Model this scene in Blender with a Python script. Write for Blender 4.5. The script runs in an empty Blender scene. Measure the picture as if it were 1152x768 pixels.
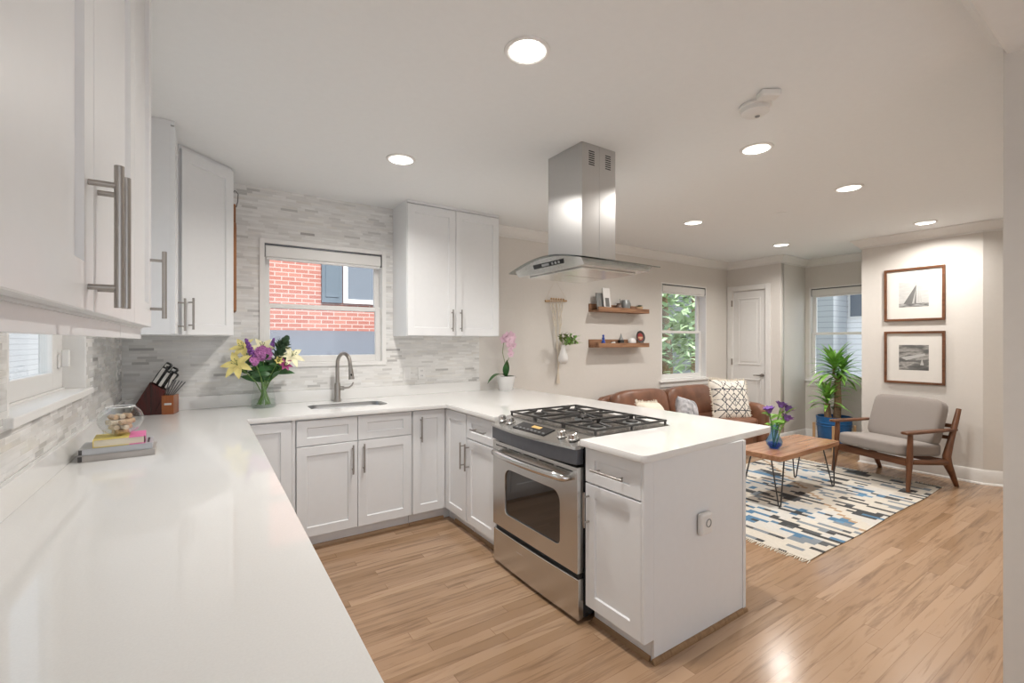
import bpy, bmesh, math, random
from mathutils import Vector, Matrix, noise
random.seed(7)
PI = math.pi
S = bpy.context.scene
COL = S.collection

# ------------------------------------------------------------------ camera, light, exposure
cam_d = bpy.data.cameras.new('camera'); cam = bpy.data.objects.new('camera', cam_d); COL.objects.link(cam)
cam.location = (0, 0, 1.39); cam.rotation_euler = (PI/2, 0, math.radians(-33.58))
cam_d.sensor_width = 36; cam_d.lens = 517.3/1152*36; cam_d.shift_y = 0.65/1152
cam_d.clip_start = 0.03; cam_d.clip_end = 200
S.camera = cam
S.view_settings.view_transform = 'Standard'; S.view_settings.look = 'None'
S.view_settings.gamma = 1; S.view_settings.use_curve_mapping = False
S.view_settings.exposure = 0.46
LAMP = 12.0            # power of one ceiling downlight
SKY = 1.25             # sky brightness
w = bpy.data.worlds.new('sky'); S.world = w; w.use_nodes = True
nt = w.node_tree; bg = nt.nodes['Background']
tc = nt.nodes.new('ShaderNodeTexCoord'); sep = nt.nodes.new('ShaderNodeSeparateXYZ')
rmp = nt.nodes.new('ShaderNodeValToRGB')
rmp.color_ramp.elements[0].position = 0.0; rmp.color_ramp.elements[0].color = (0.90, 0.94, 1.0, 1)
rmp.color_ramp.elements[1].position = 0.8; rmp.color_ramp.elements[1].color = (0.72, 0.84, 1.0, 1)
nt.links.new(tc.outputs['Generated'], sep.inputs[0]); nt.links.new(sep.outputs[2], rmp.inputs[0])
nt.links.new(rmp.outputs[0], bg.inputs[0]); bg.inputs[1].default_value = SKY
sun_d = bpy.data.lights.new('sun', 'SUN'); sun_d.energy = 5.2; sun_d.angle = math.radians(8); sun_d.color = (1.0, 0.97, 0.93)
sun = bpy.data.objects.new('sun', sun_d); COL.objects.link(sun); sun.location = (3, -6, 12)
sun.rotation_euler = Vector((-0.10, 0.62, -0.72)).to_track_quat('-Z', 'Y').to_euler()

# ------------------------------------------------------------------ materials
def nodes(name):
    m = bpy.data.materials.new(name); m.use_nodes = True
    t = m.node_tree; b = t.nodes['Principled BSDF']
    return m, t, b
def N(t, kind, **kw):
    n = t.nodes.new(kind)
    for k, v in kw.items():
        if k.startswith('i_'):
            key = k[2:]; key = int(key) if key.isdigit() else key.replace('_', ' ')
            n.inputs[key].default_value = v
        else: setattr(n, k, v)
    return n
def L(t, a, b): t.links.new(a, b)
def M_(t, op, a, b=None, c=None):
    n = t.nodes.new('ShaderNodeMath'); n.operation = op
    for i, v in enumerate((a, b, c)):
        if v is None: continue
        if isinstance(v, (int, float)): n.inputs[i].default_value = v
        else: L(t, v, n.inputs[i])
    return n.outputs[0]
def ramp(t, fac, stops, interp='LINEAR'):
    r = t.nodes.new('ShaderNodeValToRGB'); r.color_ramp.interpolation = interp
    e = r.color_ramp.elements
    while len(e) < len(stops): e.new(0.5)
    for i, (p, c) in enumerate(stops): e[i].position = p; e[i].color = (*c, 1)
    L(t, fac, r.inputs[0]); return r.outputs[0]
def mixc(t, fac, a, b, mode='MIX'):
    n = t.nodes.new('ShaderNodeMix'); n.data_type = 'RGBA'; n.blend_type = mode
    for s, v in ((n.inputs[0], fac), (n.inputs[6], a), (n.inputs[7], b)):
        if isinstance(v, (int, float)): s.default_value = v
        elif isinstance(v, tuple): s.default_value = (*v, 1)
        else: L(t, v, s)
    return n.outputs[2]
def coords(t, scale=(1, 1, 1), loc=(0, 0, 0)):
    c = t.nodes.new('ShaderNodeTexCoord'); mp = t.nodes.new('ShaderNodeMapping')
    mp.inputs['Scale'].default_value = scale; mp.inputs['Location'].default_value = loc
    L(t, c.outputs['Object'], mp.inputs[0]); return mp.outputs[0]
def plain(name, col, rough=0.5, metal=0.0, var=0.04, scale=30, bump=0.0, coat=0.0, stretch=(1, 1, 1), spec=None, sheen=0):
    m, t, b = nodes(name)
    nz = N(t, 'ShaderNodeTexNoise', i_Scale=scale, i_Detail=3.0); L(t, coords(t, stretch), nz.inputs['Vector'])
    lo = tuple(max(0, c*(1-var)) for c in col); hi = tuple(min(1, c*(1+var)) for c in col)
    L(t, ramp(t, nz.outputs[0], [(0.3, lo), (0.7, hi)]), b.inputs['Base Color'])
    b.inputs['Roughness'].default_value = rough; b.inputs['Metallic'].default_value = metal
    if coat: b.inputs['Coat Weight'].default_value = coat
    if sheen: b.inputs['Sheen Weight'].default_value = sheen
    if spec is not None: b.inputs['Specular IOR Level'].default_value = spec
    if bump:
        bp = N(t, 'ShaderNodeBump', i_Strength=bump, i_Distance=0.003); L(t, nz.outputs[0], bp.inputs['Height']); L(t, bp.outputs[0], b.inputs['Normal'])
    return m
def emit(name, col, s):
    m, t, b = nodes(name); b.inputs['Base Color'].default_value = (*col, 1)
    b.inputs['Emission Color'].default_value = (*col, 1); b.inputs['Emission Strength'].default_value = s
    return m
def glass(name, tint=(1, 1, 1), refl=1.0, alpha=0.0, body=(0.8, 0.9, 0.9)):
    m = bpy.data.materials.new(name); m.use_nodes = True; t = m.node_tree; t.nodes.clear()
    o = t.nodes.new('ShaderNodeOutputMaterial'); tr = t.nodes.new('ShaderNodeBsdfTransparent'); tr.inputs[0].default_value = (*tint, 1)
    gl = t.nodes.new('ShaderNodeBsdfGlossy'); gl.inputs['Roughness'].default_value = 0.03
    fr = N(t, 'ShaderNodeFresnel'); ge = t.nodes.new('ShaderNodeNewGeometry'); L(t, M_(t, 'SUBTRACT', 1.45, M_(t, 'MULTIPLY', ge.outputs['Backfacing'], 1.45-1/1.45)), fr.inputs['IOR']); mx = t.nodes.new('ShaderNodeMixShader')
    L(t, M_(t, 'MULTIPLY', fr.outputs[0], refl), mx.inputs[0]); L(t, tr.outputs[0], mx.inputs[1]); L(t, gl.outputs[0], mx.inputs[2])
    last = mx
    if alpha:
        df = t.nodes.new('ShaderNodeBsdfDiffuse'); df.inputs[0].default_value = (*body, 1)
        m2 = t.nodes.new('ShaderNodeMixShader'); m2.inputs[0].default_value = alpha
        L(t, mx.outputs[0], m2.inputs[1]); L(t, df.outputs[0], m2.inputs[2]); last = m2
    L(t, last.outputs[0], o.inputs[0]); return m
def strips(name, axis, row_h, piece, stops, rough, grout=None, gw=0.0012, vein=None):
    """rows of random-length pieces; axis 'x' or 'y' is the run direction, rows stack in z"""
    m, t, b = nodes(name)
    s = t.nodes.new('ShaderNodeSeparateXYZ'); L(t, coords(t), s.inputs[0])
    u = s.outputs[0] if axis == 'x' else s.outputs[1]; v = s.outputs[2]
    row = M_(t, 'FLOOR', M_(t, 'DIVIDE', v, row_h)); fr = M_(t, 'FRACT', M_(t, 'DIVIDE', v, row_h))
    W = M_(t, 'ADD', M_(t, 'DIVIDE', u, piece), M_(t, 'MULTIPLY', row, 17.37))
    vo = N(t, 'ShaderNodeTexVoronoi', voronoi_dimensions='1D', i_Scale=1.0); L(t, W, vo.inputs['W'])
    ve = N(t, 'ShaderNodeTexVoronoi', voronoi_dimensions='1D', feature='DISTANCE_TO_EDGE', i_Scale=1.0); L(t, W, ve.inputs['W'])
    sc = t.nodes.new('ShaderNodeSeparateColor'); L(t, vo.outputs['Color'], sc.inputs[0])
    col = ramp(t, sc.outputs[0], stops)
    nz = N(t, 'ShaderNodeTexNoise', i_Scale=1.0, i_Detail=5.0, i_Roughness=0.6)
    L(t, coords(t, (9, 9, 60)), nz.inputs['Vector'])
    col = mixc(t, 0.22, col, ramp(t, nz.outputs[0], [(0.3, (0.42, 0.42, 0.42)), (0.65, (1, 1, 1))]), 'MULTIPLY')
    g1 = M_(t, 'LESS_THAN', fr, gw/row_h*1.3); g2 = M_(t, 'LESS_THAN', ve.outputs['Distance'], gw/piece*0.6)
    g = M_(t, 'MAXIMUM', g1, g2)
    col = mixc(t, g, col, grout)
    L(t, col, b.inputs['Base Color'])
    L(t, M_(t, 'ADD', M_(t, 'MULTIPLY', sc.outputs[1], 0.25), rough), b.inputs['Roughness'])
    bp = N(t, 'ShaderNodeBump', i_Strength=0.10, i_Distance=0.0015); L(t, M_(t, 'SUBTRACT', M_(t, 'MULTIPLY', sc.outputs[2], 0.5), g), bp.inputs['Height'])
    L(t, bp.outputs[0], b.inputs['Normal'])
    return m
tile_stops = [(0.0, (0.42, 0.41, 0.40)), (0.03, (0.60, 0.59, 0.57)), (0.10, (0.72, 0.71, 0.69)), (0.45, (0.80, 0.79, 0.77)), (0.75, (0.84, 0.835, 0.82)), (1.0, (0.75, 0.73, 0.69))]
TILE_X = strips('marble_mosaic_back', 'x', 0.019, 0.10, tile_stops, 0.14, (0.72, 0.71, 0.69))
TILE_Y = strips('marble_mosaic_left', 'y', 0.019, 0.10, tile_stops, 0.14, (0.72, 0.71, 0.69))

def oak_floor():
    m, t, b = nodes('oak_floor')
    s = t.nodes.new('ShaderNodeSeparateXYZ'); L(t, coords(t), s.inputs[0])
    x, y = s.outputs[0], s.outputs[1]; rh = 0.062
    row = M_(t, 'FLOOR', M_(t, 'DIVIDE', y, rh)); fr = M_(t, 'FRACT', M_(t, 'DIVIDE', y, rh))
    W = M_(t, 'ADD', M_(t, 'MULTIPLY', x, 0.8), M_(t, 'MULTIPLY', row, 23.71))
    vo = N(t, 'ShaderNodeTexVoronoi', voronoi_dimensions='1D', i_Scale=1.0); L(t, W, vo.inputs['W'])
    ve = N(t, 'ShaderNodeTexVoronoi', voronoi_dimensions='1D', feature='DISTANCE_TO_EDGE', i_Scale=1.0); L(t, W, ve.inputs['W'])
    sc = t.nodes.new('ShaderNodeSeparateColor'); L(t, vo.outputs['Color'], sc.inputs[0])
    col = ramp(t, sc.outputs[0], [(0, (0.32, 0.20, 0.115)), (0.4, (0.39, 0.255, 0.16)), (0.75, (0.455, 0.305, 0.195)), (1, (0.35, 0.22, 0.13))])
    cb = N(t, 'ShaderNodeCombineXYZ'); L(t, M_(t, 'ADD', M_(t, 'MULTIPLY', x, 2.2), M_(t, 'MULTIPLY', sc.outputs[1], 50.0)), cb.inputs[0])
    L(t, M_(t, 'MULTIPLY', y, 30.0), cb.inputs[1]); L(t, M_(t, 'MULTIPLY', sc.outputs[2], 40.0), cb.inputs[2])
    nz = N(t, 'ShaderNodeTexNoise', i_Scale=1.0, i_Detail=4.0, i_Roughness=0.6, i_Distortion=0.7); L(t, cb.outputs[0], nz.inputs['Vector'])
    col = mixc(t, 0.75, col, ramp(t, nz.outputs[0], [(0.30, (0.50, 0.46, 0.43)), (0.5, (1, 1, 1)), (0.72, (1.0, 1.0, 1.0))]), 'MULTIPLY')
    cb2 = N(t, 'ShaderNodeCombineXYZ'); L(t, M_(t, 'MULTIPLY', x, 0.9), cb2.inputs[0]); L(t, M_(t, 'MULTIPLY', y, 1.3), cb2.inputs[1])
    n2 = N(t, 'ShaderNodeTexNoise', i_Scale=1.0, i_Detail=2.0); L(t, cb2.outputs[0], n2.inputs['Vector'])
    col = mixc(t, 0.35, col, ramp(t, n2.outputs[0], [(0.35, (0.92, 0.84, 0.76)), (0.65, (1, 1, 1))]), 'MULTIPLY')
    g = M_(t, 'MAXIMUM', M_(t, 'LESS_THAN', fr, 0.022), M_(t, 'LESS_THAN', ve.outputs['Distance'], 0.0012))
    col = mixc(t, M_(t, 'MULTIPLY', g, 0.5), col, (0.16, 0.08, 0.035))
    L(t, col, b.inputs['Base Color'])
    L(t, M_(t, 'ADD', M_(t, 'MULTIPLY', nz.outputs[0], 0.12), 0.13), b.inputs['Roughness'])
    bp = N(t, 'ShaderNodeBump', i_Strength=0.12, i_Distance=0.002); L(t, M_(t, 'SUBTRACT', nz.outputs[0], g), bp.inputs['Height']); L(t, bp.outputs[0], b.inputs['Normal'])
    return m
def wood(name, a, c, rough=0.4, axis=0, scale=1.0):
    m, t, b = nodes(name)
    sc = [26*scale]*3; sc[axis] = 2.2*scale
    nz = N(t, 'ShaderNodeTexNoise', i_Scale=1.0, i_Detail=5.0, i_Roughness=0.6, i_Distortion=0.8); L(t, coords(t, tuple(sc)), nz.inputs['Vector'])
    L(t, ramp(t, nz.outputs[0], [(0.3, a), (0.7, c)]), b.inputs['Base Color']); b.inputs['Roughness'].default_value = rough
    return m
def rug_mat():
    m, t, b = nodes('woven_kilim')
    s = t.nodes.new('ShaderNodeSeparateXYZ'); L(t, coords(t), s.inputs[0]); x, y = s.outputs[0], s.outputs[1]
    qx = M_(t, 'FLOOR', M_(t, 'DIVIDE', x, 0.042)); qy = M_(t, 'FLOOR', M_(t, 'DIVIDE', y, 0.055))
    def nz(sx, sy, off):
        cb = N(t, 'ShaderNodeCombineXYZ'); L(t, M_(t, 'ADD', M_(t, 'MULTIPLY', qx, sx), off), cb.inputs[0]); L(t, M_(t, 'MULTIPLY', qy, sy), cb.inputs[1])
        n = N(t, 'ShaderNodeTexNoise', i_Scale=1.0, i_Detail=1.0); L(t, cb.outputs[0], n.inputs['Vector']); return n.outputs[0]
    dash = nz(0.63, 0.21, 3.3); tone = nz(0.31, 0.13, 40.7); big = nz(0.085, 0.09, 17.1)
    cream = (0.63, 0.585, 0.51); dark = (0.055, 0.057, 0.06); grey = (0.22, 0.25, 0.28); blue = (0.085, 0.19, 0.31); pale = (0.60, 0.58, 0.54)
    mk = ramp(t, tone, [(0.0, dark), (0.5, (0.10, 0.105, 0.11)), (0.53, grey), (1.0, grey)], 'CONSTANT')
    col = mixc(t, M_(t, 'GREATER_THAN', dash, 0.535), cream, mk)
    bz = M_(t, 'GREATER_THAN', M_(t, 'SUBTRACT', big, M_(t, 'MULTIPLY', M_(t, 'ABSOLUTE', M_(t, 'ADD', x, 0.35)), 0.06)), 0.505)
    col2 = mixc(t, M_(t, 'GREATER_THAN', dash, 0.53), pale, ramp(t, tone, [(0, dark), (0.42, blue), (0.62, (0.13, 0.27, 0.42))], 'CONSTANT'))
    col = mixc(t, bz, col, col2)
    # cream zig-zag bands running diagonally through the weave
    dg = M_(t, 'SUBTRACT', M_(t, 'MULTIPLY', qx, 0.042), M_(t, 'MULTIPLY', qy, 0.055*0.97))
    ph = M_(t, 'ABSOLUTE', M_(t, 'ADD', dg, -0.31)); band = M_(t, 'LESS_THAN', ph, 0.065)
    col = mixc(t, band, col, cream)
    ph2 = M_(t, 'ABSOLUTE', M_(t, 'ADD', dg, 1.05)); col = mixc(t, M_(t, 'LESS_THAN', ph2, 0.05), col, pale)
    edge = M_(t, 'LESS_THAN', M_(t, 'ABSOLUTE', M_(t, 'ADD', dg, -0.255)), 0.016); col = mixc(t, edge, col, (0.42, 0.29, 0.18))
    w2 = N(t, 'ShaderNodeTexNoise', i_Scale=160.0, i_Detail=1.0); L(t, coords(t, (1, 0.25, 1)), w2.inputs['Vector'])
    col = mixc(t, 0.4, col, ramp(t, w2.outputs[0], [(0.3, (0.7, 0.7, 0.7)), (0.7, (1, 1, 1))]), 'MULTIPLY')
    L(t, col, b.inputs['Base Color']); b.inputs['Roughness'].default_value = 0.95
    bp = N(t, 'ShaderNodeBump', i_Strength=0.4, i_Distance=0.003); L(t, w2.outputs[0], bp.inputs['Height']); L(t, bp.outputs[0], b.inputs['Normal'])
    return m
def brick_mat():
    m, t, b = nodes('red_brick')
    br = N(t, 'ShaderNodeTexBrick', i_Scale=1.0); br.inputs['Color1'].default_value = (0.36, 0.13, 0.10, 1); br.inputs['Color2'].default_value = (0.44, 0.19, 0.145, 1)
    br.inputs['Mortar'].default_value = (0.52, 0.40, 0.36, 1); br.inputs['Mortar Size'].default_value = 0.008
    br.inputs['Brick Width'].default_value = 0.22; br.inputs['Row Height'].default_value = 0.075
    s = t.nodes.new('ShaderNodeSeparateXYZ'); L(t, coords(t), s.inputs[0]); cb = N(t, 'ShaderNodeCombineXYZ')
    L(t, s.outputs[0], cb.inputs[0]); L(t, s.outputs[2], cb.inputs[1]); L(t, cb.outputs[0], br.inputs['Vector'])
    L(t, br.outputs[0], b.inputs['Base Color']); b.inputs['Roughness'].default_value = 0.9
    return m
def siding_mat(name, col):
    m, t, b = nodes(name)
    s = t.nodes.new('ShaderNodeSeparateXYZ'); L(t, coords(t), s.inputs[0])
    f = M_(t, 'FRACT', M_(t, 'DIVIDE', s.outputs[2], 0.16))
    L(t, mixc(t, M_(t, 'LESS_THAN', f, 0.1), col, tuple(c*0.6 for c in col)), b.inputs['Base Color']); b.inputs['Roughness'].default_value = 0.8
    return m
def brushed(name, col, rough, axis):
    m, t, b = nodes(name)
    sc = [260]*3; sc[axis] = 3
    nz = N(t, 'ShaderNodeTexNoise', i_Scale=1.0, i_Detail=2.0); L(t, coords(t, tuple(sc)), nz.inputs['Vector'])
    L(t, ramp(t, nz.outputs[0], [(0.3, tuple(c*0.99 for c in col)), (0.7, tuple(min(1, c*1.01) for c in col))]), b.inputs['Base Color'])
    L(t, M_(t, 'ADD', M_(t, 'MULTIPLY', nz.outputs[0], 0.015), rough-0.008), b.inputs['Roughness']); b.inputs['Metallic'].default_value = 1.0
    return m
def pattern_pillow():
    m, t, b = nodes('lattice_pillow')
    s = t.nodes.new('ShaderNodeSeparateXYZ'); L(t, coords(t, (1/0.25, 1, 1/0.25)), s.inputs[0]); x, z = s.outputs[0], s.outputs[2]
    ax = M_(t, 'ABSOLUTE', x); az = M_(t, 'ABSOLUTE', z)
    def line(v, p, wd): return M_(t, 'LESS_THAN', M_(t, 'ABSOLUTE', M_(t, 'SUBTRACT', v, p)), wd)
    sm = M_(t, 'ADD', ax, az); df = M_(t, 'ABSOLUTE', M_(t, 'SUBTRACT', ax, az))
    ls = [line(sm, 0.32, 0.03), line(sm, 0.70, 0.035), line(sm, 1.15, 0.03), line(df, 0.0, 0.03), line(df, 0.42, 0.025), line(ax, 0.52, 0.018), line(az, 0.52, 0.025), line(ax, 0.0, 0.012), line(az, 0.0, 0.012)]
    g = ls[0]
    for l in ls[1:]: g = M_(t, 'MAXIMUM', g, l)
    nz = N(t, 'ShaderNodeTexNoise', i_Scale=90.0); L(t, coords(t), nz.inputs['Vector'])
    g = M_(t, 'MULTIPLY', g, M_(t, 'GREATER_THAN', nz.outputs[0], 0.40))
    L(t, mixc(t, g, (0.78, 0.74, 0.67), (0.05, 0.055, 0.07)), b.inputs['Base Color']); b.inputs['Roughness'].default_value = 0.95
    return m
def seascape(name, kind):
    m, t, b = nodes(name)
    s = t.nodes.new('ShaderNodeSeparateXYZ'); L(t, coords(t), s.inputs[0]); y, z = s.outputs[0], s.outputs[2]
    nz = N(t, 'ShaderNodeTexNoise', i_Scale=1.0, i_Detail=4.0)
    if kind == 0:
        L(t, coords(t, (14, 1, 60)), nz.inputs['Vector'])
        sky = ramp(t, nz.outputs[0], [(0.3, (0.50, 0.50, 0.49)), (0.7, (0.60, 0.60, 0.585))])
        col = mixc(t, M_(t, 'LESS_THAN', z, -0.095), sky, ramp(t, nz.outputs[0], [(0.35, (0.10, 0.10, 0.10)), (0.65, (0.42, 0.42, 0.41))]))
    else:
        L(t, coords(t, (6, 1, 22), (0, 0, 1)), nz.inputs['Vector'])
        col = ramp(t, M_(t, 'ADD', nz.outputs[0], M_(t, 'MULTIPLY', z, 1.2)), [(0.22, (0.06, 0.06, 0.06)), (0.45, (0.16, 0.16, 0.155)), (0.52, (0.38, 0.37, 0.35)), (0.68, (0.12, 0.12, 0.115))])
    L(t, col, b.inputs['Base Color']); b.inputs['Roughness'].default_value = 0.6
    return m

MT = dict(
 wall=plain('wall_paint', (0.70, 0.67, 0.63), 0.7, var=0.01), ceil=plain('ceiling_paint', (0.85, 0.865, 0.87), 0.8, var=0.008),
 trim=plain('white_trim_paint', (0.80, 0.79, 0.77), 0.4, var=0.01), cab=plain('white_cabinet_paint', (0.79, 0.80, 0.81), 0.32, var=0.008),
 quartz=plain('white_quartz', (0.80, 0.795, 0.78), 0.05, var=0.02, scale=220), floor=oak_floor(),
 steel=brushed('brushed_steel_flat', (0.60, 0.59, 0.57), 0.27, 0), steelz=brushed('brushed_steel_upright', (0.56, 0.555, 0.55), 0.30, 2),
 nickel=plain('brushed_nickel', (0.38, 0.355, 0.33), 0.3, 1.0, var=0.03), chrome=plain('satin_chrome', (0.66, 0.65, 0.63), 0.18, 1.0, var=0.02),
 black=plain('black_enamel', (0.02, 0.021, 0.023), 0.25), iron=plain('cast_iron', (0.035, 0.033, 0.032), 0.45, scale=150, bump=0.2, var=0.2), dgrey=plain('dark_grey_metal', (0.12, 0.125, 0.14), 0.3, 0.6),
 oven=plain('dark_oven_glass', (0.03, 0.026, 0.024), 0.04, spec=0.9), shadow=plain('slot_shade_black', (0.012, 0.012, 0.012), 0.5),  # last one: flat black painted as the shade inside slots and recesses
 pane=glass('window_glass', (0.97, 0.985, 0.985), 0.8), clear=glass('clear_glass', (0.96, 0.98, 0.97), 1.0), hoodg=glass('hood_glass', (0.70, 0.74, 0.74), 1.2), vaseg=glass('blue_glass', (0.55, 0.75, 0.93), 1.0, 0.12, (0.05, 0.15, 0.4)),
 plate=plain('white_plastic', (0.80, 0.79, 0.77), 0.35, var=0.005), lens=emit('lamp_lens', (1.0, 0.95, 0.88), 9.0), led=emit('amber_display', (0.5, 0.33, 0.12), 0.25),
 shoe=wood('shoe_moulding_oak', (0.22, 0.12, 0.055), (0.36, 0.22, 0.11), 0.45), walnut=wood('walnut', (0.085, 0.032, 0.014), (0.20, 0.082, 0.036), 0.35), walnutz=wood('walnut_upright', (0.085, 0.032, 0.014), (0.20, 0.082, 0.036), 0.35, 2), walnuty=wood('walnut_deep', (0.085, 0.032, 0.014), (0.20, 0.082, 0.036), 0.35, 1),
 table=wood('acacia_slab', (0.25, 0.11, 0.055), (0.47, 0.26, 0.15), 0.17), shelf=wood('rustic_shelf_wood', (0.17, 0.075, 0.035), (0.42, 0.23, 0.125), 0.6), cherry=wood('cherry_block', (0.016, 0.005, 0.004), (0.12, 0.010, 0.007), 0.25, 2), cherryl=wood('amber_block', (0.24, 0.06, 0.018), (0.36, 0.115, 0.03), 0.25, 2),
 board=wood('paddle_board', (0.22, 0.085, 0.03), (0.36, 0.16, 0.06), 0.5, 2), pine=wood('light_pine', (0.45, 0.27, 0.13), (0.58, 0.38, 0.20), 0.5, 2),
 leather=plain('cognac_leather', (0.20, 0.09, 0.052), 0.33, var=0.25, scale=7, bump=0.15), leatherd=plain('cognac_leather_seat', (0.185, 0.08, 0.045), 0.35, var=0.2, scale=9, bump=0.15),
 grey=plain('taupe_upholstery', (0.27, 0.24, 0.22), 0.9, var=0.08, scale=300, bump=0.15, sheen=0.2), cream=plain('cream_wool', (0.74, 0.68, 0.58), 0.95, var=0.08, scale=120, bump=0.3), hide=plain('grey_hide', (0.40, 0.40, 0.42), 0.8, var=0.6, scale=14),
 rug=rug_mat(), cord=plain('cotton_cord', (0.72, 0.65, 0.55), 0.95, var=0.1, scale=200), ceramic=plain('white_ceramic', (0.82, 0.81, 0.80), 0.2, var=0.01), bluepot=plain('blue_glazed_pot', (0.02, 0.14, 0.38), 0.25, var=0.1),
 soil=plain('potting_soil', (0.06, 0.035, 0.02), 0.95, var=0.4, scale=80), leaf=plain('bright_leaf', (0.25, 0.51, 0.10), 0.4, var=0.5, scale=9), leafd=plain('dark_leaf', (0.035, 0.12, 0.03), 0.4, var=0.3, scale=20), leafo=plain('olive_leaf', (0.16, 0.21, 0.06), 0.5, var=0.3), stem=plain('green_stem', (0.14, 0.26, 0.06), 0.5), bark=plain('pale_bark', (0.30, 0.20, 0.12), 0.8, var=0.3, scale=40, bump=0.4),
 lily=plain('yellow_lily', (0.82, 0.72, 0.28), 0.5, var=0.12, scale=25), lilyw=plain('cream_lily', (0.82, 0.78, 0.52), 0.5, var=0.1), purple=plain('purple_petal', (0.22, 0.075, 0.33), 0.6, var=0.2), mauve=plain('mauve_petal', (0.45, 0.16, 0.40), 0.6, var=0.2, scale=60), magenta=plain('magenta_petal', (0.35, 0.06, 0.20), 0.6), orchid=plain('pale_pink_petal', (0.78, 0.55, 0.66), 0.5, var=0.1, scale=50), tulip=plain('violet_petal', (0.20, 0.09, 0.38), 0.5, var=0.2), artich=plain('dusky_green_bract', (0.07, 0.13, 0.07), 0.5, var=0.4, scale=40),
 cork=plain('wine_cork', (0.55, 0.37, 0.23), 0.9, var=0.25, scale=120), corkw=plain('pale_cork', (0.72, 0.60, 0.46), 0.9, var=0.15, scale=120), page=plain('book_pages', (0.72, 0.66, 0.54), 0.8, var=0.1, scale=300, stretch=(0.05, 0.05, 1)), yellow=plain('yellow_cover', (0.75, 0.60, 0.17), 0.5), pink=plain('pink_cover', (0.78, 0.20, 0.42), 0.5), silver=plain('silver_grey_cover', (0.46, 0.47, 0.49), 0.35), taupe=plain('taupe_cover', (0.42, 0.39, 0.37), 0.4), ink=plain('dark_cover', (0.05, 0.045, 0.045), 0.5),
 brick=brick_mat(), shingle=plain('grey_shingle', (0.12, 0.135, 0.16), 0.9, var=0.2, scale=12, stretch=(1, 6, 1)), shutter=plain('slate_shutter', (0.11, 0.14, 0.17), 0.6), siding=siding_mat('white_siding', (0.88, 0.885, 0.89)), sidingg=siding_mat('grey_siding', (0.40, 0.42, 0.44)), dpane=plain('dark_window_pane', (0.16, 0.18, 0.21), 0.1), ground_grey=plain('neutral_ground', (0.36, 0.35, 0.33), 0.95, var=0.3, scale=3), folia=plain('tree_foliage', (0.45, 0.58, 0.36), 0.7, var=0.5, scale=2),
 pillow=pattern_pillow(), mat=plain('picture_mount', (0.74, 0.72, 0.68), 0.8, var=0.01), sea0=seascape('sailing_print', 0), sea1=seascape('stormy_print', 1), sail=plain('print_grey', (0.17, 0.17, 0.165), 0.7), sailp=plain('print_pale_grey', (0.48, 0.48, 0.47), 0.7),
 bluec=plain('cobalt_glaze', (0.02, 0.07, 0.38), 0.3), red=plain('dark_red_glaze', (0.30, 0.035, 0.03), 0.3), pewter=plain('pewter', (0.30, 0.31, 0.31), 0.4, 0.7), terra=plain('pale_terracotta', (0.60, 0.42, 0.26), 0.8),
)

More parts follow.
